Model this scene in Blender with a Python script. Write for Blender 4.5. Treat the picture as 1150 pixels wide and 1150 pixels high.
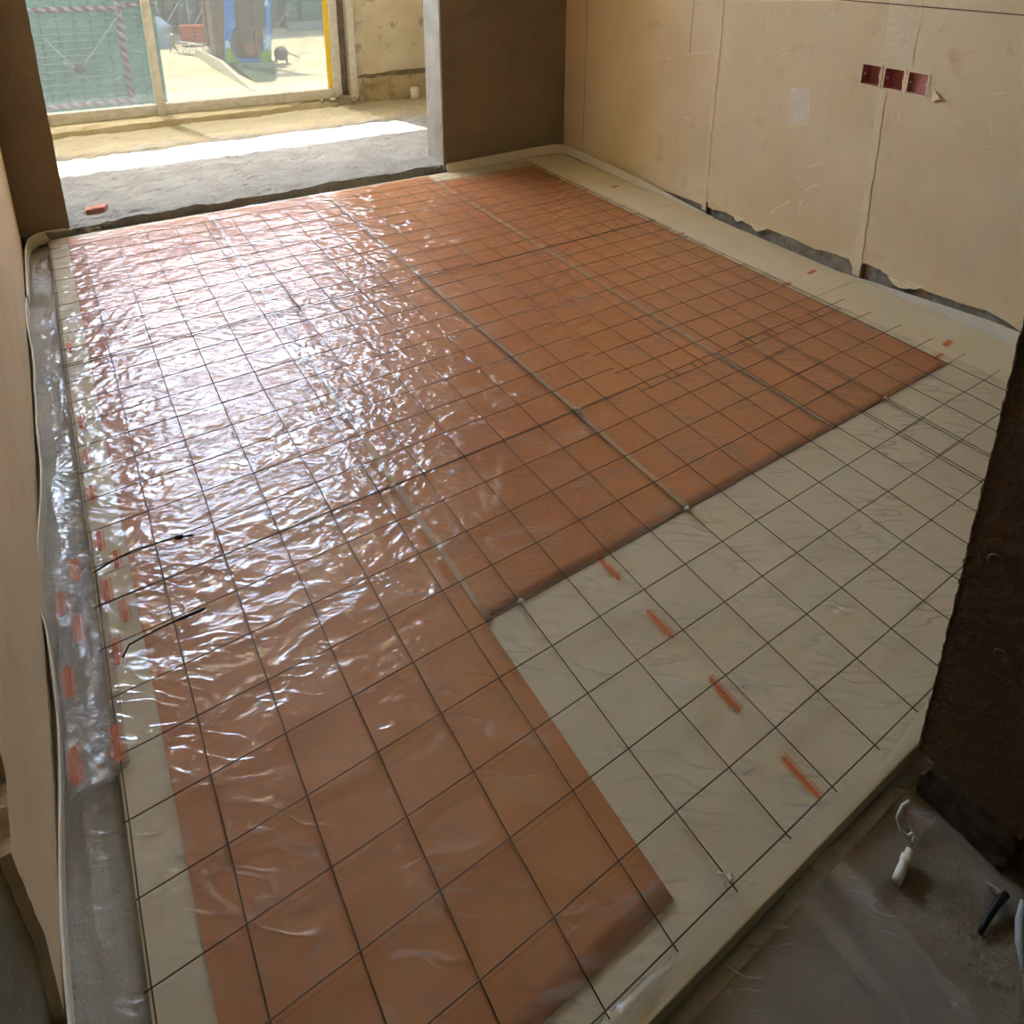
import bpy, bmesh, math, random
import numpy as np
from mathutils import Vector, Matrix
from mathutils.geometry import delaunay_2d_cdt

random.seed(7); RNG = np.random.default_rng(7)
scene = bpy.context.scene
for o in list(bpy.data.objects): bpy.data.objects.remove(o)
COL = scene.collection

# ------------------------------------------------------------------ camera
F_PX, CX, CY = 843.32, 643.35, 207.03            # focal length and principal point (photo pixels)
CAM_LOC = Vector((-0.5386, -0.3604, 1.1276))
CAM_ROT = (1.246008, -0.0275565, -0.6195694)
cam_data = bpy.data.cameras.new('camera'); cam = bpy.data.objects.new('camera', cam_data); COL.objects.link(cam)
cam.location = CAM_LOC; cam.rotation_euler = CAM_ROT
cam_data.sensor_width = 36; cam_data.lens = 36 * F_PX / 1150
cam_data.shift_x = (575 - CX) / 1150; cam_data.shift_y = -(575 - CY) / 1150
cam_data.clip_start = 0.02; cam_data.clip_end = 500
scene.camera = cam

# ------------------------------------------------------------------ world, sun, exposure
world = bpy.data.worlds.new('sky'); scene.world = world; world.use_nodes = True
wn = world.node_tree.nodes; wl = world.node_tree.links
for n in list(wn): wn.remove(n)
sky = wn.new('ShaderNodeTexSky'); sky.sky_type = 'NISHITA'; sky.sun_disc = False
sky.sun_elevation = math.radians(68); sky.sun_rotation = math.radians(-17); sky.dust_density = 1.5; sky.air_density = 1.0
bg = wn.new('ShaderNodeBackground'); bg.inputs['Strength'].default_value = 0.36
wo = wn.new('ShaderNodeOutputWorld'); tint = wn.new('ShaderNodeMix'); tint.data_type = 'RGBA'; tint.blend_type = 'MULTIPLY'; tint.inputs['Factor'].default_value = 1; tint.inputs['B'].default_value = (1.0, .96, .86, 1)
wl.new(sky.outputs[0], tint.inputs['A']); wl.new(tint.outputs['Result'], bg.inputs['Color']); wl.new(bg.outputs[0], wo.inputs['Surface'])

sun_data = bpy.data.lights.new('sun', 'SUN'); sun = bpy.data.objects.new('sun', sun_data); COL.objects.link(sun)
sun_data.energy = 4.0; sun_data.angle = math.radians(0.6); sun_data.color = (1.0, 0.96, 0.90)
SUN_DIR = Vector((0.29 * 0.37, -0.957 * 0.37, -0.93)).normalized()
sun.rotation_euler = SUN_DIR.to_track_quat('-Z', 'Y').to_euler(); sun.location = (0, 8, 12)

scene.view_settings.view_transform = 'Standard'; scene.view_settings.look = 'None'
scene.view_settings.gamma = 1.0; scene.view_settings.use_curve_mapping = False
scene.view_settings.exposure = 4.0
scene.cycles.use_denoising = True
scene.cycles.max_bounces = 10; scene.cycles.diffuse_bounces = 6; scene.cycles.transparent_max_bounces = 24
scene.cycles.sample_clamp_indirect = 8.0
scene.cycles.caustics_reflective = False; scene.cycles.caustics_refractive = False

# ------------------------------------------------------------------ helpers
_R = Matrix.Rotation(CAM_ROT[2], 3, 'Z') @ Matrix.Rotation(CAM_ROT[1], 3, 'Y') @ Matrix.Rotation(CAM_ROT[0], 3, 'X')
def px(x, y, z=None, Y=None, X=None):
    """photo pixel -> world point on a horizontal plane z, or plane Y, or plane X"""
    d = _R @ Vector(((x - CX) / F_PX, -(y - CY) / F_PX, -1))
    if z is not None: s = (z - CAM_LOC.z) / d.z
    elif Y is not None: s = (Y - CAM_LOC.y) / d.y
    else: s = (X - CAM_LOC.x) / d.x
    return CAM_LOC + d * s

def lin(r, g, b):
    f = lambda c: (c / 255 / 12.92) if c / 255 <= 0.04045 else ((c / 255 + 0.055) / 1.055) ** 2.4
    return (f(r), f(g), f(b), 1)

def tag(o, label=None, cat=None, group=None, kind=None):
    if label: o['label'] = label
    if cat: o['category'] = cat
    if group: o['group'] = group
    if kind: o['kind'] = kind
    return o

def empty(name, loc=(0, 0, 0), label=None, cat=None, group=None, kind=None):
    o = bpy.data.objects.new(name, None); COL.objects.link(o); o.location = loc; o.empty_display_size = 0.05
    return tag(o, label, cat, group, kind)

def mesh_obj(name, verts, faces, mat, parent=None, smooth=False):
    me = bpy.data.meshes.new(name)
    me.from_pydata([tuple(v) for v in verts], [], [tuple(f) for f in faces]); me.validate(); me.update()
    if smooth: me.polygons.foreach_set('use_smooth', [True] * len(me.polygons))
    if mat: me.materials.append(mat)
    o = bpy.data.objects.new(name, me); COL.objects.link(o)
    put(o, parent); return o

def put(o, parent):
    if parent:
        o.parent = parent
        o.matrix_parent_inverse = parent_world(parent).inverted()

def parent_world(o):
    m = Matrix.LocRotScale(o.location, o.rotation_euler, o.scale)
    return m if o.parent is None else parent_world(o.parent) @ o.matrix_parent_inverse @ m

def bm_obj(name, bm, mat, parent=None, smooth=False):
    me = bpy.data.meshes.new(name); bmesh.ops.recalc_face_normals(bm, faces=bm.faces); bm.to_mesh(me); bm.free()
    if smooth: me.polygons.foreach_set('use_smooth', [True] * len(me.polygons))
    if mat: me.materials.append(mat)
    o = bpy.data.objects.new(name, me); COL.objects.link(o); put(o, parent); return o

def box_bm(x0, x1, y0, y1, z0, z1, bevel=0.0, bm=None):
    b = bmesh.new()
    bmesh.ops.create_cube(b, size=1)
    for v in b.verts:
        v.co = Vector((x0 + (v.co.x + .5) * (x1 - x0), y0 + (v.co.y + .5) * (y1 - y0), z0 + (v.co.z + .5) * (z1 - z0)))
    if bevel: bmesh.ops.bevel(b, geom=b.edges[:], offset=bevel, segments=2, affect='EDGES')
    if bm is None: return b
    t = bpy.data.meshes.new('t'); b.to_mesh(t); b.free(); bm.from_mesh(t); bpy.data.meshes.remove(t); return bm

def box(name, x0, x1, y0, y1, z0, z1, mat, parent=None, bevel=0.0):
    return bm_obj(name, box_bm(x0, x1, y0, y1, z0, z1, bevel), mat, parent)

def tube_data(path, r, n=6, cap=True):
    path = [Vector(p) for p in path]; V = []; Fc = []
    rs = r if isinstance(r, (list, tuple)) else [r] * len(path)
    up = Vector((0, 0, 1))
    for i, p in enumerate(path):
        t = (path[min(i + 1, len(path) - 1)] - path[max(i - 1, 0)]).normalized()
        a = t.cross(up); a = a if a.length > 1e-3 else t.cross(Vector((1, 0, 0))); a.normalize(); b = a.cross(t)
        for k in range(n):
            w = 2 * math.pi * k / n; V.append(p + (a * math.cos(w) + b * math.sin(w)) * rs[i])
    for i in range(len(path) - 1):
        for k in range(n):
            Fc.append((i * n + k, i * n + (k + 1) % n, (i + 1) * n + (k + 1) % n, (i + 1) * n + k))
    if cap:
        Fc.append(tuple(range(n - 1, -1, -1))); Fc.append(tuple(range((len(path) - 1) * n, len(path) * n)))
    return V, Fc

def tube(name, path, r, mat, parent=None, n=6):
    V, Fc = tube_data(path, r, n); return mesh_obj(name, V, Fc, mat, parent, smooth=True)

def lathe(name, prof, mat, parent=None, n=20, loc=(0, 0, 0), M=None):
    V = []; Fc = []
    for r, z in prof:
        for k in range(n):
            w = 2 * math.pi * k / n; p = Vector((r * math.cos(w), r * math.sin(w), z))
            V.append((M @ p if M else p) + Vector(loc))
    for i in range(len(prof) - 1):
        for k in range(n): Fc.append((i * n + k, i * n + (k + 1) % n, (i + 1) * n + (k + 1) % n, (i + 1) * n + k))
    Fc.append(tuple(range(n - 1, -1, -1))); Fc.append(tuple(range((len(prof) - 1) * n, len(prof) * n)))
    return mesh_obj(name, V, Fc, mat, parent, smooth=True)

def inside(p, poly):
    c = False; n = len(poly)
    for i in range(n):
        a, b = poly[i], poly[(i + 1) % n]
        if (a[1] > p[1]) != (b[1] > p[1]) and p[0] < (b[0] - a[0]) * (p[1] - a[1]) / (b[1] - a[1]) + a[0]: c = not c
    return c

def slab(name, outline, to3d, depth_vec, mat, parent=None, holes=()):
    """flat plate with outline (2d), holes, and a thickness along depth_vec"""
    pts = []; edges = []
    for lp in [outline] + list(holes):
        s = len(pts); pts += [Vector(p) for p in lp]; edges += [(s + i, s + (i + 1) % len(lp)) for i in range(len(lp))]
    v2, _, f2, *_ = delaunay_2d_cdt(pts, edges, [], 0, 1e-6)
    tris = []
    for f in f2:
        c = sum((v2[i] for i in f), Vector((0, 0))) / len(f)
        if inside(c, outline) and not any(inside(c, h) for h in holes): tris.append(tuple(f))
    bm = bmesh.new(); vs = [bm.verts.new(to3d(v.x, v.y)) for v in v2]
    fs = []
    for t in tris:
        try: fs.append(bm.faces.new([vs[i] for i in t]))
        except ValueError: pass
    ex = bmesh.ops.extrude_face_region(bm, geom=fs)
    for g in ex['geom']:
        if isinstance(g, bmesh.types.BMVert): g.co += Vector(depth_vec)
    loose = [v for v in bm.verts if not v.link_faces]
    bmesh.ops.delete(bm, geom=loose, context='VERTS')
    return bm_obj(name, bm, mat, parent)

def jag(p0, p1, n, amp):
    """ragged 2d polyline from p0 to p1, end excluded"""
    out = []; d = np.subtract(p1, p0); nn = np.array([-d[1], d[0]]) / np.hypot(*d); w = 0
    for i in range(n):
        w = w * 0.6 + random.uniform(-amp, amp) * 0.7
        o = 0 if i == 0 else w
        q = np.array(p0) + d * ((i + (random.uniform(-.3, .3) if i else 0)) / n) + nn * o
        out.append((float(q[0]), float(q[1])))
    return out

_T = RNG.random((256, 256))
def vnoise(x, y):
    xi = np.floor(x).astype(int); yi = np.floor(y).astype(int); fx = x - xi; fy = y - yi
    fx = fx * fx * fx * (fx * (fx * 6 - 15) + 10); fy = fy * fy * fy * (fy * (fy * 6 - 15) + 10)
    g = lambda a, b: _T[a % 256, b % 256]
    return (g(xi, yi) * (1 - fx) + g(xi + 1, yi) * fx) * (1 - fy) + (g(xi, yi + 1) * (1 - fx) + g(xi + 1, yi + 1) * fx) * fy
def fbm(x, y, o=4):
    s = 0; a = .5
    for i in range(o): s = s + a * vnoise(x * 2 ** i + 17.3 * i, y * 2 ** i + 9.1 * i); a *= .5
    return s
def ridge(x, y, sharp=1.0): return (1 - np.abs(2 * vnoise(x, y) - 1)) ** sharp

def grid_obj(name, xs, ys, zfun, mat, parent=None, skirt=None, smooth=True):
    X, Y = np.meshgrid(xs, ys); Z = zfun(X, Y); nx, ny = len(xs), len(ys)
    V = np.stack([X, Y, Z], -1).reshape(-1, 3).tolist()
    idx = np.arange(nx * ny).reshape(ny, nx)
    Fc = np.stack([idx[:-1, :-1], idx[:-1, 1:], idx[1:, 1:], idx[1:, :-1]], -1).reshape(-1, 4).tolist()
    if skirt is not None:
        ring = list(idx[0, :]) + list(idx[1:, -1]) + list(idx[-1, -2::-1]) + list(idx[-2:0, 0]); b = len(V)
        for r in ring: V.append([V[r][0], V[r][1], skirt])
        for i in range(len(ring)):
            j = (i + 1) % len(ring); Fc.append((int(ring[i]), b + i, b + j, int(ring[j])))
    return mesh_obj(name, V, Fc, mat, parent, smooth=smooth)

# ------------------------------------------------------------------ materials
MATS = {}
def mat(name, c1, c2=None, scale=6.0, rough=0.8, bump=0.0, bscale=60.0, metal=0.0, detail=6, c3=None, c3scale=20, c3lo=.62, c3hi=.72, stretch=None, spec=0.3):
    m = bpy.data.materials.new(name); m.use_nodes = True; nt = m.node_tree; N = nt.nodes; L = nt.links
    p = N['Principled BSDF']; p.inputs['Roughness'].default_value = rough; p.inputs['Metallic'].default_value = metal
    p.inputs['Specular IOR Level'].default_value = spec
    tc = N.new('ShaderNodeTexCoord'); src = tc.outputs['Object']
    if stretch:
        mp = N.new('ShaderNodeMapping'); mp.inputs['Scale'].default_value = stretch; L.new(src, mp.inputs['Vector']); src = mp.outputs[0]
    col = None
    if c2 is not None:
        n = N.new('ShaderNodeTexNoise'); n.inputs['Scale'].default_value = scale; n.inputs['Detail'].default_value = detail; L.new(src, n.inputs['Vector'])
        r = N.new('ShaderNodeValToRGB'); r.color_ramp.elements[0].position = .35; r.color_ramp.elements[1].position = .65
        r.color_ramp.elements[0].color = c1; r.color_ramp.elements[1].color = c2; L.new(n.outputs['Fac'], r.inputs['Fac']); col = r.outputs['Color']
        if c3 is not None:
            n3 = N.new('ShaderNodeTexNoise'); n3.inputs['Scale'].default_value = c3scale; n3.inputs['Detail'].default_value = 8; n3.inputs['Roughness'].default_value = .65; L.new(src, n3.inputs['Vector'])
            mr = N.new('ShaderNodeMapRange'); mr.inputs['From Min'].default_value = c3lo; mr.inputs['From Max'].default_value = c3hi; L.new(n3.outputs['Fac'], mr.inputs['Value'])
            mx = N.new('ShaderNodeMix'); mx.data_type = 'RGBA'; L.new(mr.outputs[0], mx.inputs['Factor']); L.new(col, mx.inputs['A']); mx.inputs['B'].default_value = c3; col = mx.outputs['Result']
        L.new(col, p.inputs['Base Color'])
    else: p.inputs['Base Color'].default_value = c1
    if bump:
        nb = N.new('ShaderNodeTexNoise'); nb.inputs['Scale'].default_value = bscale; nb.inputs['Detail'].default_value = 8; nb.inputs['Roughness'].default_value = .6; L.new(src, nb.inputs['Vector'])
        b = N.new('ShaderNodeBump'); b.inputs['Strength'].default_value = bump; b.inputs['Distance'].default_value = .01; L.new(nb.outputs['Fac'], b.inputs['Height']); L.new(b.outputs[0], p.inputs['Normal'])
    MATS[name] = m; return m

def plastic(name, veil=0.07, rough=0.07, bump=0.55, gloss=1.7, tint=(.97, .97, .97, 1), crumple=22, crease=.45, haze=.35, fold=.10):
    m = bpy.data.materials.new(name); m.use_nodes = True; nt = m.node_tree; N = nt.nodes; L = nt.links
    for n in list(N): N.remove(n)
    out = N.new('ShaderNodeOutputMaterial'); tc = N.new('ShaderNodeTexCoord')
    # crumple relief: warped voronoi creases and stretched folds
    w = N.new('ShaderNodeTexNoise'); w.inputs['Scale'].default_value = 7; w.inputs['Detail'].default_value = 3; L.new(tc.outputs['Object'], w.inputs['Vector'])
    wm = N.new('ShaderNodeVectorMath'); wm.operation = 'MULTIPLY_ADD'; L.new(w.outputs['Color'], wm.inputs[0]); wm.inputs[1].default_value = (.16, .16, .16); L.new(tc.outputs['Object'], wm.inputs[2])
    vo = N.new('ShaderNodeTexVoronoi'); vo.feature = 'F1'; vo.inputs['Scale'].default_value = crumple; L.new(wm.outputs[0], vo.inputs['Vector'])
    st = N.new('ShaderNodeMapping'); st.inputs['Rotation'].default_value = (0, 0, .5); st.inputs['Scale'].default_value = (1, 3.2, 1); L.new(wm.outputs[0], st.inputs['Vector'])
    fo = N.new('ShaderNodeTexNoise'); fo.inputs['Scale'].default_value = crumple * .55; fo.inputs['Detail'].default_value = 4; L.new(st.outputs[0], fo.inputs['Vector'])
    ad = N.new('ShaderNodeMath'); ad.operation = 'MULTIPLY_ADD'; L.new(fo.outputs['Fac'], ad.inputs[0]); ad.inputs[1].default_value = 1.3; L.new(vo.outputs['Distance'], ad.inputs[2])
    # long sharp creases where a stretched noise crosses its mean, kept only in patches
    w2 = N.new('ShaderNodeVectorMath'); w2.operation = 'MULTIPLY_ADD'; L.new(w.outputs['Color'], w2.inputs[0]); w2.inputs[1].default_value = (.05, .05, .05); L.new(tc.outputs['Object'], w2.inputs[2])
    s1 = N.new('ShaderNodeMapping'); s1.inputs['Rotation'].default_value = (0, 0, .68); L.new(w2.outputs[0], s1.inputs['Vector'])
    s2 = N.new('ShaderNodeMapping'); s2.inputs['Scale'].default_value = (1, 4.2, 1); L.new(s1.outputs[0], s2.inputs['Vector'])
    cn = N.new('ShaderNodeTexNoise'); cn.inputs['Scale'].default_value = 9; cn.inputs['Detail'].default_value = 1; L.new(s2.outputs[0], cn.inputs['Vector'])
    c1 = N.new('ShaderNodeMath'); c1.operation = 'SUBTRACT'; c1.inputs[1].default_value = .5; L.new(cn.outputs['Fac'], c1.inputs[0])
    c2 = N.new('ShaderNodeMath'); c2.operation = 'ABSOLUTE'; L.new(c1.outputs[0], c2.inputs[0])
    c3 = N.new('ShaderNodeMapRange'); c3.interpolation_type = 'SMOOTHSTEP'; c3.inputs['From Min'].default_value = 0; c3.inputs['From Max'].default_value = .065; c3.inputs['To Min'].default_value = 1; c3.inputs['To Max'].default_value = 0; L.new(c2.outputs[0], c3.inputs['Value'])
    pn = N.new('ShaderNodeTexNoise'); pn.inputs['Scale'].default_value = 9; pn.inputs['Detail'].default_value = 2; L.new(tc.outputs['Object'], pn.inputs['Vector'])
    pm = N.new('ShaderNodeMapRange'); pm.inputs['From Min'].default_value = .42; pm.inputs['From Max'].default_value = .62; L.new(pn.outputs['Fac'], pm.inputs['Value'])
    cr = N.new('ShaderNodeMath'); cr.operation = 'MULTIPLY'; L.new(c3.outputs[0], cr.inputs[0]); L.new(pm.outputs[0], cr.inputs[1])
    bp = N.new('ShaderNodeBump'); bp.inputs['Strength'].default_value = bump; bp.inputs['Distance'].default_value = .012
    sx = N.new('ShaderNodeSeparateXYZ'); L.new(tc.outputs['Object'], sx.inputs[0])     # the sheet lies flatter towards the door and the socket wall
    my = N.new('ShaderNodeMapRange'); my.interpolation_type = 'SMOOTHSTEP'; my.inputs['From Min'].default_value = .2; my.inputs['From Max'].default_value = 1.3; my.inputs['To Min'].default_value = .22; L.new(sx.outputs['Y'], my.inputs['Value'])
    mxx = N.new('ShaderNodeMapRange'); mxx.interpolation_type = 'SMOOTHSTEP'; mxx.inputs['From Min'].default_value = .25; mxx.inputs['From Max'].default_value = .9; mxx.inputs['To Min'].default_value = 1; mxx.inputs['To Max'].default_value = .3; L.new(sx.outputs['X'], mxx.inputs['Value'])
    mm = N.new('ShaderNodeMath'); mm.operation = 'MULTIPLY'; L.new(my.outputs[0], mm.inputs[0]); L.new(mxx.outputs[0], mm.inputs[1])
    mh = N.new('ShaderNodeMath'); mh.operation = 'MULTIPLY'; L.new(mm.outputs[0], mh.inputs[0]); L.new(ad.outputs[0], mh.inputs[1])
    mc = N.new('ShaderNodeMath'); mc.operation = 'MULTIPLY_ADD'; cw = N.new('ShaderNodeMapRange'); cw.interpolation_type = 'SMOOTHSTEP'; cw.inputs['From Min'].default_value = -.1; cw.inputs['From Max'].default_value = .35; cw.inputs['To Min'].default_value = crease * .75; cw.inputs['To Max'].default_value = crease * 2.2; L.new(sx.outputs['X'], cw.inputs['Value'])
    L.new(cw.outputs[0], mc.inputs[1]); L.new(cr.outputs[0], mc.inputs[0]); L.new(mh.outputs[0], mc.inputs[2]); L.new(mc.outputs[0], bp.inputs['Height'])
    tr = N.new('ShaderNodeBsdfTransparent'); tr.inputs['Color'].default_value = tint
    gl = N.new('ShaderNodeBsdfGlossy'); gl.inputs['Roughness'].default_value = rough; L.new(bp.outputs[0], gl.inputs['Normal'])
    g2 = N.new('ShaderNodeBsdfGlossy'); g2.inputs['Roughness'].default_value = .36; L.new(bp.outputs[0], g2.inputs['Normal'])
    gm = N.new('ShaderNodeMixShader'); gm.inputs['Fac'].default_value = haze; L.new(gl.outputs[0], gm.inputs[1]); L.new(g2.outputs[0], gm.inputs[2])
    d1 = N.new('ShaderNodeBsdfDiffuse'); d1.inputs['Color'].default_value = (.98, .95, .89, 1)
    d2 = N.new('ShaderNodeBsdfTranslucent'); d2.inputs['Color'].default_value = (.98, .95, .89, 1)
    df = N.new('ShaderNodeMixShader'); df.inputs['Fac'].default_value = .35; L.new(d1.outputs[0], df.inputs[1]); L.new(d2.outputs[0], df.inputs[2])
    lw = N.new('ShaderNodeLayerWeight'); lw.inputs['Blend'].default_value = .5
    pw = N.new('ShaderNodeMath'); pw.operation = 'POWER'; pw.inputs[1].default_value = 5; L.new(lw.outputs['Facing'], pw.inputs[0])
    fm = N.new('ShaderNodeMath'); fm.operation = 'MULTIPLY_ADD'; fm.use_clamp = True; fm.inputs[1].default_value = 1.35; fm.inputs[2].default_value = .042 * gloss; L.new(pw.outputs[0], fm.inputs[0])
    m1 = N.new('ShaderNodeMixShader'); vf = N.new('ShaderNodeMath'); vf.operation = 'MULTIPLY_ADD'; vf.inputs[1].default_value = fold; vf.inputs[2].default_value = veil; L.new(cr.outputs[0], vf.inputs[0]); L.new(vf.outputs[0], m1.inputs['Fac']); L.new(tr.outputs[0], m1.inputs[1]); L.new(df.outputs[0], m1.inputs[2])   # milkier creases: pale streaks painted in for soft highlights
    m2 = N.new('ShaderNodeMixShader'); L.new(fm.outputs[0], m2.inputs['Fac']); L.new(m1.outputs[0], m2.inputs[1]); L.new(gm.outputs[0], m2.inputs[2])
    L.new(m2.outputs[0], out.inputs['Surface']); MATS[name] = m; return m

def dusty_glass(name, trans=0.22):
    m = bpy.data.materials.new(name); m.use_nodes = True; nt = m.node_tree; N = nt.nodes; L = nt.links
    for n in list(N): N.remove(n)
    out = N.new('ShaderNodeOutputMaterial'); tc = N.new('ShaderNodeTexCoord')
    tr = N.new('ShaderNodeBsdfTransparent'); tr.inputs['Color'].default_value = (trans * .98, trans, trans * .98, 1)
    gl = N.new('ShaderNodeBsdfGlossy'); gl.inputs['Roughness'].default_value = .02
    df = N.new('ShaderNodeBsdfTranslucent'); df.inputs['Color'].default_value = (.62, .6, .55, 1)
    n1 = N.new('ShaderNodeTexNoise'); n1.inputs['Scale'].default_value = 26; n1.inputs['Detail'].default_value = 7; n1.inputs['Roughness'].default_value = .7; L.new(tc.outputs['Object'], n1.inputs['Vector'])
    mr = N.new('ShaderNodeMapRange'); mr.inputs['From Min'].default_value = .6; mr.inputs['From Max'].default_value = .78; mr.inputs['To Min'].default_value = .035; mr.inputs['To Max'].default_value = .16; L.new(n1.outputs['Fac'], mr.inputs['Value'])
    m1 = N.new('ShaderNodeMixShader'); L.new(mr.outputs[0], m1.inputs['Fac']); L.new(tr.outputs[0], m1.inputs[1]); L.new(df.outputs[0], m1.inputs[2])
    m2 = N.new('ShaderNodeMixShader'); m2.inputs['Fac'].default_value = .025; L.new(m1.outputs[0], m2.inputs[1]); L.new(gl.outputs[0], m2.inputs[2])
    L.new(m2.outputs[0], out.inputs['Surface']); MATS[name] = m; return m

def stripes(name, c1, c2, freq, axis_vec):
    """slanted two-colour paint bands"""
    m = bpy.data.materials.new(name); m.use_nodes = True; nt = m.node_tree; N = nt.nodes; L = nt.links
    p = N['Principled BSDF']; p.inputs['Roughness'].default_value = .6
    tc = N.new('ShaderNodeTexCoord'); d = N.new('ShaderNodeVectorMath'); d.operation = 'DOT_PRODUCT'; d.inputs[1].default_value = [a * freq for a in axis_vec]; L.new(tc.outputs['Object'], d.inputs[0])
    fr = N.new('ShaderNodeMath'); fr.operation = 'FRACT'; L.new(d.outputs['Value'], fr.inputs[0])
    gt = N.new('ShaderNodeMath'); gt.operation = 'GREATER_THAN'; gt.inputs[1].default_value = .5; L.new(fr.outputs[0], gt.inputs[0])
    mx = N.new('ShaderNodeMix'); mx.data_type = 'RGBA'; mx.inputs['A'].default_value = c1; mx.inputs['B'].default_value = c2; L.new(gt.outputs[0], mx.inputs['Factor']); L.new(mx.outputs['Result'], p.inputs['Base Color'])
    MATS[name] = m; return m

def net(name, c1, c2, freq):
    """woven safety net: opaque cloth with a fine weave of lighter and darker strands"""
    m = mat(name, c1, c2, 1.2, .9, .3, 30, c3=lin(150, 165, 158), c3scale=5, c3lo=.6, c3hi=.75)
    nt = m.node_tree; N = nt.nodes; L = nt.links; p = N['Principled BSDF']; o = N['Material Output']
    t = N.new('ShaderNodeBsdfTranslucent'); L.new(p.inputs['Base Color'].links[0].from_socket, t.inputs['Color']); x = N.new('ShaderNodeMixShader'); x.inputs['Fac'].default_value = .6
    L.new(p.outputs[0], x.inputs[1]); L.new(t.outputs[0], x.inputs[2]); L.new(x.outputs[0], o.inputs['Surface']); return m

def heat_film(name):
    m = mat(name, lin(188, 116, 54), lin(196, 125, 62), 3.0, .5, 0, spec=.2, c3=lin(178, 105, 48), c3scale=1.5, c3lo=.45, c3hi=.7)
    nt = m.node_tree; N = nt.nodes; L = nt.links; p = N['Principled BSDF']
    tc = N.new('ShaderNodeTexCoord'); wv = N.new('ShaderNodeTexWave'); wv.wave_type = 'BANDS'; wv.bands_direction = 'Y'; wv.inputs['Scale'].default_value = 30; L.new(tc.outputs['Object'], wv.inputs['Vector'])
    b = N.new('ShaderNodeBump'); b.inputs['Strength'].default_value = .04; b.inputs['Distance'].default_value = .002; L.new(wv.outputs['Fac'], b.inputs['Height']); L.new(b.outputs[0], p.inputs['Normal']); return m

M_beige = mat('beige_plaster', lin(226, 204, 166), lin(234, 214, 180), 3.0, .9, .22, 90, c3=lin(214, 188, 148), c3scale=9, c3lo=.58, c3hi=.75)
M_beige_light = mat('pale_filler', lin(230, 212, 180), lin(236, 220, 190), 14, .9, .4, 80)
M_dark_plaster = mat('brown_render', lin(140, 128, 112), lin(150, 138, 120), 4, .92, .4, 70, c3=lin(124, 114, 98), c3scale=6, c3lo=.55, c3hi=.75)
M_pillar = mat('dark_brown_render', lin(86, 62, 40), lin(98, 72, 48), 8, .95, .6, 60, c3=lin(120, 96, 70), c3scale=14, c3lo=.64, c3hi=.78)
M_mortar = mat('bare_mortar', lin(138, 130, 116), lin(168, 160, 146), 18, .95, .9, 45, c3=lin(92, 86, 76), c3scale=30, c3lo=.55, c3hi=.7)
M_concrete = mat('grey_concrete', lin(150, 146, 136), lin(172, 168, 158), 5, .92, .7, 40, c3=lin(116, 112, 104), c3scale=16, c3lo=.6, c3hi=.75)
M_floor_shaded = mat('shaded_screed', lin(118, 106, 88), lin(138, 126, 106), 9, .9, .7, 60, c3=lin(94, 84, 70), c3scale=24, c3lo=.6, c3hi=.75)  # hall copy of the screed, light falloff put into its darker colour
M_slab = mat('rough_slab', lin(136, 137, 136), lin(154, 155, 153), 7, .95, .9, 38, c3=lin(108, 109, 108), c3scale=26, c3lo=.56, c3hi=.72)
def add_sand(m, c, y0, y1):
    nt = m.node_tree; N = nt.nodes; L = nt.links; p = N['Principled BSDF']; old = p.inputs['Base Color'].links[0].from_socket
    tc = N.new('ShaderNodeTexCoord'); sx = N.new('ShaderNodeSeparateXYZ'); L.new(tc.outputs['Object'], sx.inputs[0])
    n = N.new('ShaderNodeTexNoise'); n.inputs['Scale'].default_value = 9; n.inputs['Detail'].default_value = 6; L.new(tc.outputs['Object'], n.inputs['Vector'])
    a = N.new('ShaderNodeMath'); a.operation = 'MULTIPLY_ADD'; a.inputs[1].default_value = .5; L.new(n.outputs['Fac'], a.inputs[0]); L.new(sx.outputs['Y'], a.inputs[2])
    r = N.new('ShaderNodeMapRange'); r.inputs['From Min'].default_value = y0 + .25; r.inputs['From Max'].default_value = y1 + .25; L.new(a.outputs[0], r.inputs['Value'])
    x = N.new('ShaderNodeMix'); x.data_type = 'RGBA'; L.new(r.outputs[0], x.inputs['Factor']); L.new(old, x.inputs['A']); x.inputs['B'].default_value = c; L.new(x.outputs['Result'], p.inputs['Base Color'])
M_slab_crumb = mat('mortar_crumb', lin(150, 140, 118), lin(172, 160, 134), 20, .95, .6, 60)
add_sand(M_slab, lin(176, 164, 138), 3.75, 3.95)      # sandy dust swept against the window
M_balcony_wall = mat('weathered_plaster', lin(196, 180, 150), lin(210, 196, 168), 6, .95, .6, 50, c3=lin(148, 130, 102), c3scale=9, c3lo=.56, c3hi=.7)
M_ceiling = mat('raw_ceiling', lin(232, 228, 218), lin(238, 234, 226), 5, .95, .3, 40)
M_green_wall = mat('greenish_concrete', lin(116, 116, 98), lin(132, 130, 112), 6, .92, .5, 50)
M_board = mat('cream_foam', lin(210, 196, 162), lin(216, 203, 171), 5, .75, .12, 300)
M_film = heat_film('copper_film')
M_tape = mat('milky_seam', lin(180, 142, 104), None, rough=.5)
M_wire = mat('dull_steel', lin(108, 88, 72), lin(84, 68, 56), 30, .42, 0, metal=.75)
M_foam_strip = mat('white_foam', lin(236, 230, 216), lin(228, 218, 198), 8, .8, .15, 200)
M_black = mat('black_rubber', lin(26, 24, 24), None, rough=.5)
M_tie = mat('white_tie', lin(226, 218, 200), None, rough=.4)
M_redbox = mat('maroon_plastic', lin(190, 124, 122), lin(204, 140, 136), 30, .5, 0)
M_brick = mat('red_brick', lin(190, 124, 116), lin(206, 144, 134), 60, .9, .4, 200)
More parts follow.
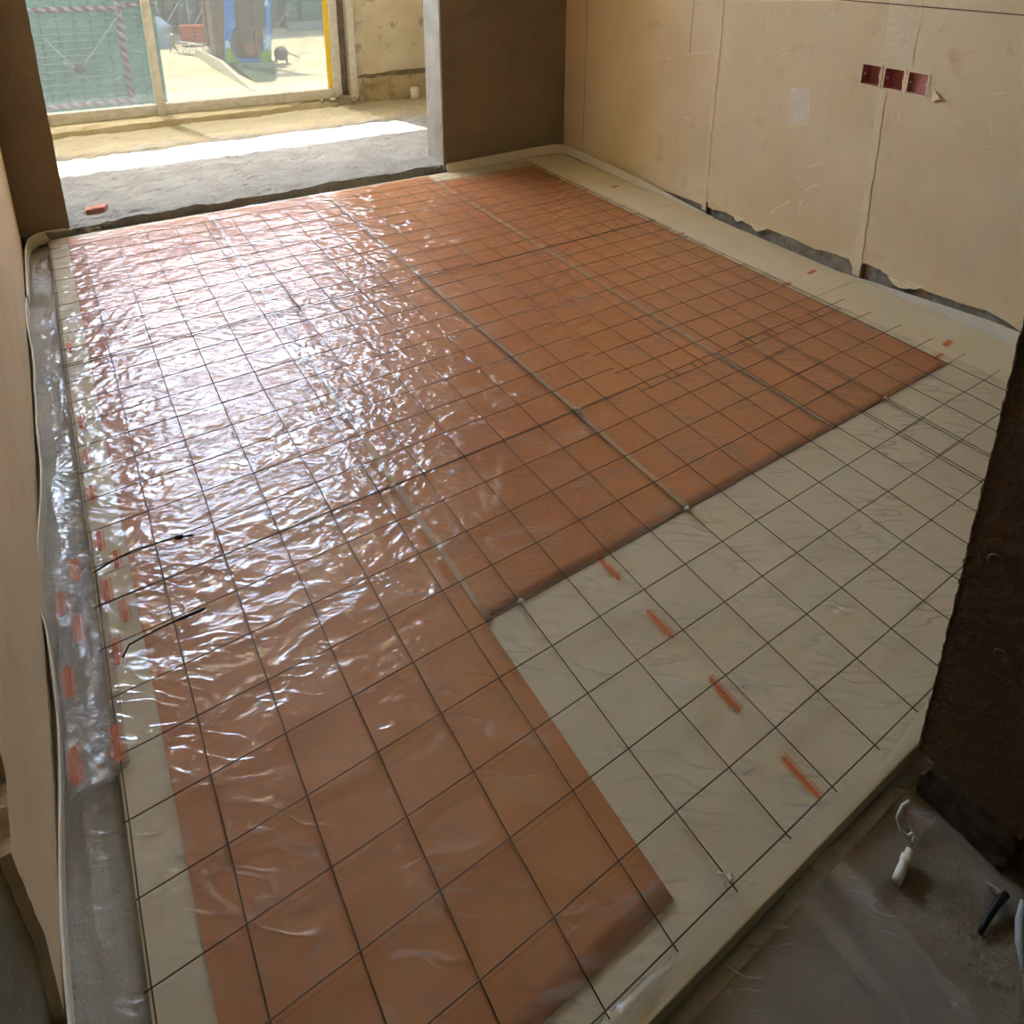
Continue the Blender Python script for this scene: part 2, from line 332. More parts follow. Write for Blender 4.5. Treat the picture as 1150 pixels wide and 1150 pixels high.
def ink(name, c, a):
    m = mat(name, c, None, rough=.5); nt = m.node_tree; p = nt.nodes['Principled BSDF']; p.inputs['Alpha'].default_value = a; return m
M_orange = ink('orange_ink', lin(198, 98, 40), .8) or mat('orange_ink', lin(206, 84, 34), lin(216, 100, 50), 90, .5, 0)
M_orange_soft = ink('faded_orange_ink', lin(206, 116, 62), .9) or mat('faded_orange_ink', lin(214, 128, 84), lin(206, 110, 66), 120, .5, 0)
M_frame = mat('pale_aluminium', lin(206, 200, 184), lin(190, 182, 164), 30, .6, .1, 80, spec=.4)
M_yellow = mat('yellow_film', lin(236, 196, 60), None, rough=.5)
M_white = mat('white_plaster_cup', lin(236, 228, 210), lin(216, 204, 180), 40, .8, .2, 100)
M_sheet = plastic('clear_plastic', veil=.04, rough=.06, bump=.24, fold=.22, gloss=2.2, crumple=38, haze=.22)
M_sheet_thick = plastic('folded_clear_plastic', veil=.20, rough=.10, bump=.7, gloss=1.8, crumple=60, crease=1.2)
M_sheet_floor = plastic('dull_clear_plastic', veil=.13, rough=.2, bump=.35, gloss=1.2, crumple=12, fold=.2)
M_glass = dusty_glass('dusty_glass', .22)

# ------------------------------------------------------------------ room shell
XL, XR, YB = -0.68, 1.72, 2.845          # plaster faces of left, right and back walls
ZC = 2.6; ZF = -0.03                     # ceiling and bare floor
HALL = -1.9
def struct(o): o['kind'] = 'structure'; return o

M_floor_lit = mat('lit_screed', lin(166, 160, 146), lin(184, 178, 164), 9, .9, .7, 60, c3=lin(136, 130, 118), c3scale=24, c3lo=.6, c3hi=.75)  # room copy of the screed, painted lighter for the window light
struct(grid_obj('floor', np.linspace(XL - .1, 2.2, 140), np.linspace(-.05, 3.0, 140), lambda X, Y: ZF + (fbm(X * 6, Y * 6) - .5) * .006, M_floor_lit, skirt=-.15))
struct(grid_obj('floor_hall', np.linspace(XL - .1, 2.2, 120), np.linspace(HALL, -.05, 80), lambda X, Y: ZF + (fbm(X * 6, Y * 6) - .5) * .006, M_floor_shaded, skirt=-.15))
struct(box('ceiling', XL - .1, 2.3, HALL - .1, 3.02, ZC, ZC + .12, M_ceiling))

# right wall: mortar base, plaster coat with ragged foot and a slot for the boxes
wr = struct(empty('wall_right', (XR, 1.4, ZF)))
slab('masonry', [(-.05, ZF - .05), (3.02, ZF - .05), (3.02, ZC), (-.05, ZC)], lambda y, z: Vector((XR + .012, y, z)), (.15, 0, 0), M_mortar, wr, [[(.874, .666), (1.116, .666), (1.116, .739), (.874, .739)]])
peel = [(2.845, .012), (2.60, -.003), (2.33, .004), (2.05, .012), (1.80, .020), (1.72, .018), (1.65, .030), (1.57, .022), (1.48, .016), (1.42, .034), (1.30, .036), (1.20, .028), (1.12, .040), (1.05, .044), (1.03, .010), (1.0, .05), (.93, .052), (.885, .036), (.84, .024), (.80, .040), (.70, .044), (.62, .05), (.56, .058), (.45, .036), (.35, .05), (.2, .04), (-.05, .04)]
foot = []
for a, b in zip(peel[:-1], peel[1:]): foot += jag(a, b, 4, .0028)
foot.append(peel[-1])
hole = jag((.872, .664), (.872, .741), 5, .0012) + jag((.872, .741), (1.118, .741), 12, .0012) + jag((1.118, .741), (1.118, .664), 5, .0012) + jag((1.118, .664), (.872, .664), 12, .0012)
slab('plaster_coat', [(-.05, ZC), (2.845, ZC)] + foot, lambda y, z: Vector((XR, y, z)), (.014, 0, 0), M_beige, wr, [hole])
def wall_strip(name, y_of_z, z0, z1, w, x, m, parent, amp=.003, n=26, th=.004):
    zs = np.linspace(z0, z1, n); a = [(y_of_z(z) - w / 2 + random.uniform(-amp, amp), float(z)) for z in zs]; b = [(y_of_z(z) + w / 2 + random.uniform(-amp, amp), float(z)) for z in zs]
    return slab(name, a + b[::-1], lambda y, z: Vector((x, y, z)), (th, 0, 0), m, parent)
wall_strip('filled_chase', lambda z: 1.775, .0, ZC, .022, XR - .002, M_beige_light, wr)
wall_strip('filled_chase', lambda z: 1.016 + .02 * z, -.005, .662, .030, XR - .002, M_beige_light, wr)
wall_strip('filled_chase', lambda z: .985 + .01 * z, .745, ZC, .11, XR - .0012, M_beige_light, wr, amp=.004)
for y in (1.758, .997):
    tube('conduit_stub', [(XR + .006, y, ZF), (XR + .004, y, .012), (XR + .004, y, .040)], .007, mat('brown_conduit', lin(104, 80, 58)), wr, 10)
patch = jag((1.40, .60), (1.31, .61), 8, .004) + jag((1.31, .61), (1.30, .49), 8, .004) + jag((1.30, .49), (1.385, .46), 8, .004) + jag((1.385, .46), (1.40, .60), 9, .004)
slab('filler_patch', patch, lambda y, z: Vector((XR - .0015, y, z)), (.003, 0, 0), mat('grey_filler', lin(230, 218, 196), lin(238, 228, 208), 30, .9, .2, 90), wr)
pb = jag((1.14, .765), (.87, .765), 10, .008) + jag((.87, .765), (.862, .65), 6, .004) + jag((.862, .65), (1.14, .65), 10, .004) + jag((1.14, .65), (1.14, .765), 6, .008)
slab('filler_border', pb, lambda y, z: Vector((XR - .001, y, z)), (.003, 0, 0), M_beige, wr, [hole])
M_line = mat('pencil_grey', lin(120, 102, 80), None, rough=.9)
wall_line = lambda pts, w, m, name='wall_mark': mesh_obj(name, [Vector((XR - .0012, y + dy, z + dz)) for (y, z) in pts for dy, dz in ((-w * .5, -w * .5), (w * .5, w * .5))], [(2 * i, 2 * i + 1, 2 * i + 3, 2 * i + 2) for i in range(len(pts) - 1)], m, wr)
wall_line([(2.845, .915), (2.0, .926), (1.214, .934), (.64, .942), (-.05, .95)], .004, M_line, 'snapped_line')
wall_line([(1.93, 1.4), (1.930, .874), (1.934, .75), (1.931, .654)], .003, M_line, 'hairline_crack')
wall_line([(2.666, 1.4), (2.668, .8), (2.664, .4), (2.667, .10)], .003, M_line, 'board_joint')
wall_line([(.99, .83), (.965, .826)], .003, M_line)
M_scuff = mat('pale_scuff', lin(240, 226, 200), None, rough=.9)
def scuff(x0, y0, pts):
    P = [px(x0 + a / 2.875, y0 + b / 2.875, X=XR - .0012) for a, b in pts]
    wall_line([(p.y, p.z) for p in P], .004, M_scuff, 'scuff')
for pts in ([(325, 30), (322, 90), (335, 165)], [(385, 20), (392, 60)], [(180, 405), (210, 390), (235, 372)], [(50, 375), (75, 388)], [(0, 410), (15, 440), (18, 475)], [(365, 180), (385, 168), (400, 185)], [(330, 690), (360, 665), (395, 650)],
            [(420, 705), (425, 665), (438, 640)], [(535, 680), (545, 710)], [(430, 590), (440, 615), (470, 600), (490, 595), (512, 632)], [(455, 540), (505, 522)], [(1035, 375), (1040, 405), (1047, 435)], [(740, 395), (748, 362)], [(1045, 305), (1090, 298)], [(262, 130), (275, 150)], [(410, 575), (440, 578)]):
    scuff(750, 0, pts)
for pts in ([(840, 190), (875, 190)], [(848, 135), (850, 165)], [(905, 375), (938, 390)], [(920, 175), (1010, 165)], [(1045, 405), (1095, 372)], [(870, 425), (880, 450)], [(800, 380), (815, 370)]):
    scuff(450, 0, pts)
# hanging plaster flakes along the foot
for y, z, s in ((1.575, .022, .03), (1.47, .016, .04), (.845, .026, .05), (.80, .04, .03), (2.30, .006, .035)):
    fl = [(y - s, z + .012), (y + s, z + .012), (y + s * .5, z - .004), (y, z - .008), (y - s * .4, z - .002)]
    slab('plaster_flake', fl, lambda a, b, z0=z: Vector((XR - .006 + (b - z0) * .3, a, b)), (.003, 0, 0), M_beige_light, wr)

# left wall: bare greenish concrete near the door, plaster coat beyond
wlft = struct(empty('wall_left', (XL, 1.4, ZF)))
box('masonry', XL - .15, XL - .010, HALL, 3.02, ZF - .05, ZC, M_green_wall, wlft)
edge = [(.60, ZC), (.52, 1.2), (.46, .7), (.41, .36), (.385, .30), (.325, .28), (.335, .2), (.352, .11), (.338, .043), (.33, ZF)]
e2 = []
for a, b in zip(edge[:-1], edge[1:]): e2 += jag(a, b, 5, .004)
e2.append(edge[-1])
slab('plaster_coat', e2 + jag((.33, ZF), (2.845, ZF + .02), 40, .004) + [(2.845, ZC)], lambda y, z: Vector((XL, y, z)), (-.012, 0, 0), M_beige, wlft)
# back wall: two piers, lintel
wb = struct(empty('wall_back', (.5, YB, ZF)))
box('pier_core', 1.01, XR + .012, YB + .008, 3.02, ZF, ZC, M_concrete, wb)
box('pier_core', XL - .012, -.53, YB + .008, 3.02, ZF, ZC, M_concrete, wb)
slab('render_coat', jag((1.012, ZF), (XR + .012, ZF), 10, .002) + [(XR + .012, ZF), (XR + .012, ZC)] + jag((1.012, ZC), (1.012, ZF), 60, .0016), lambda x, z: Vector((x, YB, z)), (0, .009, 0), M_dark_plaster, wb)
slab('render_coat', jag((XL - .012, ZF), (-.532, ZF), 8, .002) + jag((-.532, ZF), (-.522, ZC), 70, .0024) + [(XL - .012, ZC)], lambda x, z: Vector((x, YB, z)), (0, .009, 0), M_dark_plaster, wb)
slab('render_band', [(1.014, ZF), (XR, ZF)] + jag((XR, .19), (1.30, .165), 14, .006) + jag((1.30, .165), (1.014, .145), 12, .006), lambda x, z: Vector((x, YB - .0025, z)), (0, .004, 0), M_dark_plaster, wb)
slab('render_band', [(XL, ZF), (-.534, ZF)] + jag((-.534, .15), (XL, .17), 10, .006), lambda x, z: Vector((x, YB - .0025, z)), (0, .004, 0), M_dark_plaster, wb)
box('lintel', -.54, 1.02, YB, 3.02, 2.42, ZC, M_concrete, wb)

# front wall: the pier at the right of the doorway, ragged arris, broken foot
wf = struct(empty('wall_front', (.31, -.12, ZF)))
def ragged_pier(name, x0, x1, y0, y1, z0, z1, m, parent, nz=170, amp=.0011):
    V = []; Fc = []; loop = []
    def ring(z, r):
        pts = [(x0, y1)] + [(x0, y1 + (y0 - y1) * t) for t in (.08, .35, .65, .92)] + [(x0, y0), (x0 + .05, y0), (x1, y0), (x1, y1), (x0 + .03, y1)]
        out = []
        for i, (x, y) in enumerate(pts):
            a = amp * (1.3 if i in (0, 5) else .35)
            out.append(Vector((x + (r.uniform(-a, a) if x < x1 else 0), y + (r.uniform(-a, a) if x < x0 + .06 else 0), z)))
        return out
    r = random.Random(3); zs = np.linspace(z0, z1, nz); n = 10
    for z in zs: V += ring(float(z), r)
    for i in range(nz - 1):
        for k in range(n): Fc.append((i * n + k, i * n + (k + 1) % n, (i + 1) * n + (k + 1) % n, (i + 1) * n + k))
    Fc.append(tuple(range(n - 1, -1, -1))); Fc.append(tuple(range((nz - 1) * n, nz * n)))
    return mesh_obj(name, V, Fc, m, parent)
ragged_pier('rendered_pier', .313, XR + .15, -.19, -.052, .055, ZC, M_pillar, wf)
ragged_pier('broken_foot', .322, XR + .15, -.18, -.062, ZF - .01, .056, mat('crumbled_foot', lin(96, 80, 60), lin(70, 56, 42), 30, .95, .9, 60), wf, nz=8, amp=.004)
cr_p = []; cr_r = []
for z in np.linspace(.06, ZC - .02, 230): cr_p.append((.3135 + random.uniform(-.0012, .0008), -.0525 + random.uniform(-.001, .001), float(z))); cr_r.append(random.choice((.0006, .0010, .0016, .0022)))
tube('chipped_arris', cr_p, cr_r, mat('chipped_edge', lin(150, 128, 98), lin(118, 96, 70), 60, .95, .4, 120), wf, 6)
box('door_lintel', XL, .33, -.19, -.052, 2.1, ZC, M_pillar, wf)
for y, z, rr in ((-.12, .30, .011), (-.09, .42, .013), (-.15, .72, .009)):
    lathe('pock_mark', [(rr * .6, 0), (rr, .0015), (rr * .9, .003), (rr * .5, .001)], mat('pock_rim', lin(104, 74, 48)), wf, 12, (.3085, y, z), Matrix.Rotation(-math.pi / 2, 3, 'Y'))

# hall behind the camera
wh = struct(empty('wall_hall', (.5, HALL, ZF)))
box('hall_end', XL - .15, 2.3, HALL - .1, HALL, ZF - .05, ZC, M_dark_plaster, wh)
box('hall_side', 2.15, 2.3, HALL, -.05, ZF - .05, ZC, M_dark_plaster, wh)

# ------------------------------------------------------------------ balcony
ZS = .03
def slab_z(X, Y):
    front = np.clip((Y - 2.85) / .06, 0, 1)
    return ZS + (fbm(X * 9, Y * 14) - .47) * .016 + (fbm(X * 40, Y * 60, 3) - .43) * .010 + (ridge(X * 16, Y * 34, 2) - .4) * .005 - (1 - front) * .010 * fbm(X * 20, Y * 3)
def ragged_front(X, Y): return Y
xs = np.linspace(-1.0, 2.4, 260); ys = np.linspace(0, 1, 170)
Xg, Tg = np.meshgrid(xs, ys)
yfront = 2.853 + (fbm(xs * 7, xs * 0 + 3.1) - .45) * .03 + (xs - .2) * .022 - np.exp(-((xs - 1.0) / .06) ** 2) * .012
Yg = yfront[None, :] + (4.75 - yfront[None, :]) * Tg
Zg = slab_z(Xg, Yg); nX, nY = len(xs), len(ys); idx = np.arange(nX * nY).reshape(nY, nX)
Vb = np.stack([Xg, Yg, Zg], -1).reshape(-1, 3).tolist(); Fb = np.stack([idx[:-1, :-1], idx[:-1, 1:], idx[1:, 1:], idx[1:, :-1]], -1).reshape(-1, 4).tolist()
b0 = len(Vb)
for i in range(nX): Vb.append([xs[i], yfront[i] + .012 + random.uniform(-.004, .004), -.10])
for i in range(nX - 1): Fb.append((int(idx[0, i]), b0 + i, b0 + i + 1, int(idx[0, i + 1])))
struct(mesh_obj('balcony_floor', Vb, Fb, M_slab, None, smooth=False))
YG = 4.39
# kerb of mortar under the window
def kerb_profile():
    V = []; Fc = []; n = 120
    for i in range(n):
        x = -1.0 + 2.12 * i / (n - 1); w1 = (float(fbm(np.array([x * 8.]), np.array([1.]))[0]) - .47); w2 = (float(fbm(np.array([x * 11.]), np.array([5.]))[0]) - .47)
        V += [(x, 4.262 + .05 * w1 + .07 * max(0, x), ZS - .02), (x, 4.275 + .04 * w1 + .07 * max(0, x), .060 + .02 * w2), (x, 4.31 + .03 * w2 + .05 * max(0, x), .072 + .012 * w1), (x, 4.345, .080), (x, 4.46, .082), (x, 4.46, ZS - .02)]
    for i in range(n - 1):
        for k in range(5): Fc.append((i * 6 + k, i * 6 + k + 1, (i + 1) * 6 + k + 1, (i + 1) * 6 + k))
    return V, Fc
kv, kf = kerb_profile(); struct(mesh_obj('trim_1', kv, kf, mat('mortar_kerb', lin(188, 174, 142), lin(202, 188, 158), 12, .95, .8, 60, c3=lin(150, 130, 96), c3scale=14), None, smooth=False))
wbal = struct(empty('wall_balcony', (1.6, 4.4, ZS)))
box('window_pier', 1.135, 2.5, 4.36, 4.62, ZS - .05, ZC + .1, M_balcony_wall, wbal)
slab('rough_band', jag((1.14, ZS - .02), (2.3, ZS - .02), 8, .002) + [(2.3, .215)] + jag((2.3, .215), (1.14, .195), 30, .006), lambda x, z: Vector((x, 4.352, z)), (0, .01, 0), mat('stained_band', lin(176, 156, 118), lin(190, 172, 134), 10, .95, .8, 50, c3=lin(120, 102, 74), c3scale=12, c3lo=.5), wbal)
slab('stain_edge', jag((1.14, .19), (1.75, .19), 20, .008) + jag((1.75, .23), (1.14, .212), 20, .006), lambda x, z: Vector((x, 4.349, z)), (0, .004, 0), mat('dark_stain', lin(118, 100, 76), lin(140, 120, 92), 30, .95, .8, 60), wbal)
box('side_wall', 2.3, 2.5, 2.9, 4.5, ZS - .05, ZC, M_balcony_wall, wbal)
box('side_wall', -1.1, -.95, 2.9, 4.5, ZS - .05, ZC, M_balcony_wall, wbal)
box('return_wall', XR, 2.4, 2.98, 3.1, ZS - .05, ZC, M_balcony_wall, wbal)
box('return_wall', -1.1, XL - .01, 2.98, 3.1, ZS - .05, ZC, M_balcony_wall, wbal)
ZT, ZH = 1.485, 2.48
box('head_beam', -1.1, 2.5, 4.33, 4.46, ZH, ZC + .1, M_balcony_wall, wbal)
struct(box('ceiling_balcony', -1.1, 2.5, 3.02, 4.46, ZC, ZC + .12, M_ceiling))

win = struct(empty('window_1', (0, YG, .08)))
box('bottom_rail', -1.0, 1.02, 4.355, 4.425, .078, .138, M_frame, win, .004)
box('mullion', -.018, .022, 4.335, 4.425, .045, ZT, M_frame, win, .003)
box('side_stile', .992, 1.040, 4.35, 4.425, .09, ZH, M_frame, win, .003)
box('side_stile', -.99, -.94, 4.35, 4.425, .09, ZH, M_frame, win, .003)
box('outer_post', 1.095, 1.140, 4.335, 4.45, .05, ZH, M_frame, win, .003)
box('gap_filler', 1.040, 1.095, 4.40, 4.44, .05, ZH, mat('gap_grey', lin(110, 100, 86), lin(140, 128, 110), 20, .9, .5, 40), win)
box('transom', -.99, 1.04, 4.36, 4.42, ZT, ZT + .045, M_frame, win, .003)
box('yellow_edging', .966, .992, 4.383, 4.40, .14, ZT, M_yellow, win)
box('pane', -.945, -.018, 4.388, 4.394, .136, ZT + .002, M_glass, win)
box('pane', .022, .967, 4.388, 4.394, .136, ZT + .002, M_glass, win)

# ------------------------------------------------------------------ insulation boards (pieces of the floor build-up)
ins = struct(empty('insulation_floor', (.5, 1.4, ZF)))
cells = [(-.605, 1.692, -.032, .985)] + [(a, b, c, d) for a, b in ((-.605, -.005), (-.005, .595), (.595, 1.195), (1.195, 1.692)) for c, d in ((.985, 1.905), (1.905, 2.826))]
for (a, b, c, d) in cells:
    dz = random.uniform(0, .0006)
    box('insulation_board', a + .0005, b - .0005, c + .0005, d - .0005, ZF + .001, -.0022 - dz, M_board, ins, .0010)

# ------------------------------------------------------------------ heating film strips
def film_strip(x0, x1, y0, y1, label, tail=False):
    o = grid_obj('heating_film', np.linspace(x0, x1, 24), np.linspace(y0, y1, 90), lambda X, Y: .0002 + fbm(X * 6 + x0 * 9, Y * 4) * .0024, M_film, None, skirt=-.0016)
    return tag(o, label, 'heating film', 'copper heating film strips')
film_strip(-.547, -.066, .035, 2.79, 'copper brown heating film strip nearest the left wall, longest, reaching the front edge')
film_strip(-.052, .404, .512, 2.80, 'second copper brown heating film strip from the left wall')
film_strip(.422, .893, .512, 2.80, 'third copper brown heating film strip from the left wall')
film_strip(.909, 1.425, .512, 2.69, 'copper brown heating film strip nearest the socket wall')

# ------------------------------------------------------------------ clear plastic sheet
def xl_of(Y):
    """left hem of the sheet"""
    e = -.648 + .006 * np.sin(Y * 9) + .005 * np.sin(Y * 23)
    flap = np.clip((1.05 - Y) / .08, 0, 1) * -.012
    cut = 1 / (1 + np.exp((Y - .592) / .004))
    return (e + flap) * (1 - cut) + (-.598) * cut
def sheet_h(X, Y):
    crum = np.clip((.75 - X) / .9, .10, 1) * np.clip((Y - .2) / 1.0, .16, .8)
    a = ridge(X * 9 + 2 * fbm(X * 3, Y * 3), Y * 5 + X * 4, 2.2) * .0036
    b = ridge(X * 17 + 3, Y * 22 + 2 * fbm(X * 5, Y * 5), 2.6) * .0024
    c = ridge((X + Y) * 14, (Y - X) * 4, 2.0) * .0016
    far = np.clip((Y - 1.1) / .8, 0, 1) * np.clip((.55 - X) / .3, 0, 1)
    ang = np.arctan2(X - .05, 3.1 - Y); pl = ridge(ang * 34, np.hypot(X, Y - 3.1) * 1.5, 1.5) * .0032 * far
    rip = np.sin((Y * .94 - X * .34 + .22 * fbm(X * 2.2, Y * 2.2)) * 110 + 7 * fbm(X * 4, Y * 4)) * .0010 * np.clip((X - .3) / .5, 0, 1) * np.clip((Y - .45) / .25, .15, 1)
    rc = ridge(X * 7 + Y * 5, Y * 11 - X * 5 + fbm(X * 4, Y * 4) * 2, 3.0) * .0034 * np.clip((X + .1) / .3, .35, 1)
    big = fbm(X * 3, Y * 3) * .0022
    return .0022 + np.minimum(crum * (a + b + c) + pl + rip + rc + big, .0050)
def drop(X, Y):
    t = np.clip((-.600 - X) / .012, 0, 1); t = t * t * (3 - 2 * t)
    return t
us = np.concatenate([np.linspace(0, .05, 26)[:-1], np.linspace(.05, 1, 390)]); vs_ = np.linspace(0, 1, 520)
U, Vv = np.meshgrid(us, vs_)
Ys = -.012 + 2.815 * Vv + .0
front_w = .006 * np.sin(U * 40)
Ys = Ys + front_w * (1 - Vv) ** 8
Xl = xl_of(Ys); Xr = 1.452 + .008 * np.sin(Ys * 4) + .004 * np.sin(Ys * 17)
Xs = Xl + (Xr - Xl) * U
hs = sheet_h(Xs, Ys); td = drop(Xs, Ys)
bulge = np.clip((1.0 - Ys) / .1, 0, 1) * np.clip((Ys - .56) / .1, 0, 1)
zl = ZF + .005 + ridge(Xs * 22, Ys * 7, 1.5) * .007 + bulge * ridge(Xs * 26 + 4, Ys * 9, 1.4) * .006
Zs = hs * (1 - td) + zl * td
nU, nV = len(us), len(vs_); idx = np.arange(nU * nV).reshape(nV, nU)
sheet = mesh_obj('plastic_sheet', np.stack([Xs, Ys, Zs], -1).reshape(-1, 3).tolist(), np.stack([idx[:-1, :-1], idx[:-1, 1:], idx[1:, 1:], idx[1:, :-1]], -1).reshape(-1, 4).tolist(), M_sheet, None, smooth=True)
tag(sheet, 'large crinkled clear plastic sheet spread over the heating film', 'plastic sheet')

# second, folded layers of the hem along the left wall
def loose_sheet(name, x0, x1, y0, y1, zf, m, label, nx=40, ny=160, parent=None, xw=None):
    us = np.linspace(0, 1, nx); ys = np.linspace(y0, y1, ny); U, Y = np.meshgrid(us, ys)
    a = x0 + (xw(Y) if xw else 0); X = a + (x1 - a) * U; Z = zf(X, Y, U)
    idx = np.arange(nx * ny).reshape(ny, nx)
    o = mesh_obj(name, np.stack([X, Y, Z], -1).reshape(-1, 3).tolist(), np.stack([idx[:-1, :-1], idx[:-1, 1:], idx[1:, 1:], idx[1:, :-1]], -1).reshape(-1, 4).tolist(), m, parent, smooth=True)
    if label: tag(o, label, 'plastic sheet')
    return o
loose_sheet('plastic_underlay', -.668, -.606, -.15, 2.72, lambda X, Y, U: ZF + .006 + ridge(X * 30, Y * 6, 1.5) * .006, M_sheet_floor, 'narrow dull plastic underlay strip lying on bare floor along the left wall', xw=lambda Y: .012 + .010 * np.sin(Y * 3 + 1) + .02 * np.clip((Y - 1.1) / .3, 0, 1))
def hem_z(X, Y, U): return ZF + .014 + .009 * ridge(X * 26 + Y * 3, Y * 7, 1.6) + .004 * ridge(X * 40 + 5, Y * 30, 1.6) + .012 * np.sin(U * 3.1) * fbm(X * 9, Y * 5)
hem = loose_sheet('plastic_hem', -.664, -.590, .585, 1.06, lambda X, Y, U: hem_z(X, Y, U) * (1 - U ** 6) + .0072 * U ** 6, M_sheet_thick, 'bunched double fold of clear plastic with orange print against the left wall', 60, 240)
loose_sheet('plastic_scrap', -.660, -.612, 2.33, 2.74, lambda X, Y, U: ZF + .010 + .014 * ridge(X * 18, Y * 10, 1.4), M_sheet_thick, 'crumpled clear plastic scrap in the far left corner', 30, 60)
# bunched front hem lying on the board edge
V = []; nn = 150; kk = 9
for i in range(nn):
    x = -.605 + .50 * i / (nn - 1); fade = min(1, (1 - i / (nn - 1)) * 2.2)
    for k in range(kk):
        w = math.pi * k / (kk - 1); r = .013 * fade + .001; q = float(ridge(np.array([x * 34 + k * .15]), np.array([k * .8]), 1.6)[0])
        V.append((x, -.010 + .016 * math.cos(w) * (.6 + .5 * q) * (.25 + .75 * fade) + .002, .0005 + math.sin(w) * r * (.45 + .8 * q)))
mesh_obj('bunched_edge', V, [(i * kk + k, i * kk + k + 1, (i + 1) * kk + k + 1, (i + 1) * kk + k) for i in range(nn - 1) for k in range(kk - 1)], M_sheet_thick, sheet, smooth=True)

# hall floor scraps of plastic
loose_sheet('floor_plastic', -.62, .09, -.42, -.040, lambda X, Y, U: ZF + .006 + ridge(X * 9 + Y * 4, Y * 7, 1.6) * .008, M_sheet_floor, 'dull clear plastic offcut on the dark floor below the board edge', 70, 50)
loose_sheet('floor_plastic', .066, .152, -.62, -.034, lambda X, Y, U: ZF + .014 + ridge(X * 12, Y * 9, 1.6) * .005, M_sheet_floor, 'straight narrow clear plastic strip running across the doorway floor', 24, 60)
loose_sheet('floor_plastic', .13, .305, -.098, -.036, lambda X, Y, U: ZF + .007 + ridge(X * 15, Y * 12, 1.6) * .004, M_sheet_floor, 'small clear plastic offcut between the board edge and the dark pier', 40, 20)
loose_sheet('floor_plastic', .16, .40, -.62, -.27, lambda X, Y, U: ZF + .007 + ridge(X * 11, Y * 8, 1.6) * .01, M_sheet_floor, 'clear plastic offcut in the bottom right corner below the pier', 40, 40)

# printed stamps on the sheets
def hq(x, y, base=None):
    if base is not None: return base
    return float(sheet_h(np.array([x]), np.array([y]))[0]) + .0004
def stamp(parent, cx, cy, ang, L=.066, W=.020, base=None, side=1):
    """solid bar with a row of small glyph strokes on either side, draped on the sheet"""
    c, s = math.cos(ang), math.sin(ang); V = []; Fc = []; V2 = []; F2 = []
    def P(u, v):
        x = cx + u * c - v * s; y = cy + u * s + v * c; return (x, y, hq(x, y, base))
    n = 12
    for i in range(n + 1):
        u = -L / 2 + L * i / n; w = .0038 * (0.65 if i in (0, n) else 1)
        V.append(P(u, -w)); V.append(P(u, w))
    for i in range(n): Fc.append((2 * i, 2 * i + 2, 2 * i + 3, 2 * i + 1))
    r = random.Random(int(cx * 1000) * 7 + int(cy * 1000))
    for row, (v0, gs, u0, u1) in enumerate(((.0066, .0040, -.30, .45), (-.0072, .0052, -.48, .48))):
        u = u0 * L
        while u < u1 * L:
            gw = gs * r.uniform(.7, 1.1)
            for q in range(3):                       # strokes of one glyph
                a0 = u + gw * q / 3; hh = gs * r.uniform(.35, .6) * .9
                k = len(V2); V2 += [P(a0, (v0 - hh) * side), P(a0 + gw * .22, (v0 - hh) * side), P(a0 + gw * .22, (v0 + hh) * side), P(a0, (v0 + hh) * side)]; F2.append((k, k + 1, k + 2, k + 3))
            u += gw * 1.25
    a = mesh_obj('printed_stamp', V, Fc, M_orange, parent); mesh_obj('stamp_lettering', V2, F2, M_orange_soft, a)
for y in (.476, .333, .183, .036): stamp(sheet, .178, y, math.pi / 2)
for x, y in ((1.425, 2.24), (1.437, 1.62), (1.438, 1.09), (1.436, .545)): stamp(sheet, x - .005, y, 0, L=.05)
for y in (.79, .93, 1.07, 1.22, 1.36, 1.5, 1.9): stamp(sheet, -.587, y, math.pi / 2, L=.06)
for x, y in ((-.566, .87), (-.566, 1.0)): stamp(sheet, x, y, math.pi / 2, L=.055)
for x, y in ((-.652, .612), (-.652, .76), (-.652, .93), (-.632, .86), (-.628, 1.0)): stamp(hem, x, y, math.pi / 2, L=.062, base=.018)
stamp(hem, -.602, .62, math.pi / 2, L=.062, base=.012)
# marks on the bare board margin by the socket wall
for x, y in ((1.585, 2.225), (1.60, 1.115), (1.535, .575)):
    w = empty('x'); bpy.data.objects.remove(w)
    mesh_obj('orange_mark', [(x - .024, y - .010, -.0014), (x + .022, y - .006, -.0014), (x + .026, y + .010, -.0014), (x - .020, y + .006, -.0014)], [(0, 1, 2, 3)], M_orange_soft, ins)

# ------------------------------------------------------------------ wire mesh sheets
WR = .00098
def wire_mesh(label, cols, rows, x_ends, y_ends, z=.0088, lift=0):
    root = empty('wire_mesh', ((x_ends[0] + x_ends[1]) / 2, (y_ends[0] + y_ends[1]) / 2, z), label, 'wire mesh', 'square wire mesh sheets')
    def wire(p0, p1, dz):
        n = max(6, int((Vector(p1) - Vector(p0)).length / .1)); pts = []
        wob = random.uniform(-1, 1)
        for i in range(n + 1):
            t = i / n; p = Vector(p0).lerp(Vector(p1), t)
            p += Vector((random.uniform(-.0007, .0007), random.uniform(-.0007, .0007), abs(random.gauss(0, .0006)) + .0012 * wob * math.sin(t * 6)))
            p.z += dz; pts.append(p)
        tube('wire', pts, WR, M_wire, root, 6)
    for x in cols: wire((x + random.uniform(-.001, .001), y_ends[0], z), (x + random.uniform(-.0012, .0012), y_ends[1], z), 0)
    for y in rows: wire((x_ends[0] + random.uniform(-.003, .003), y + random.uniform(-.001, .001), z), (x_ends[1] + random.uniform(-.004, .004), y + random.uniform(-.001, .001), z), 2 * WR + lift)
    return root
R10 = lambda a, n: [round(a + .1 * i, 4) for i in range(n)]
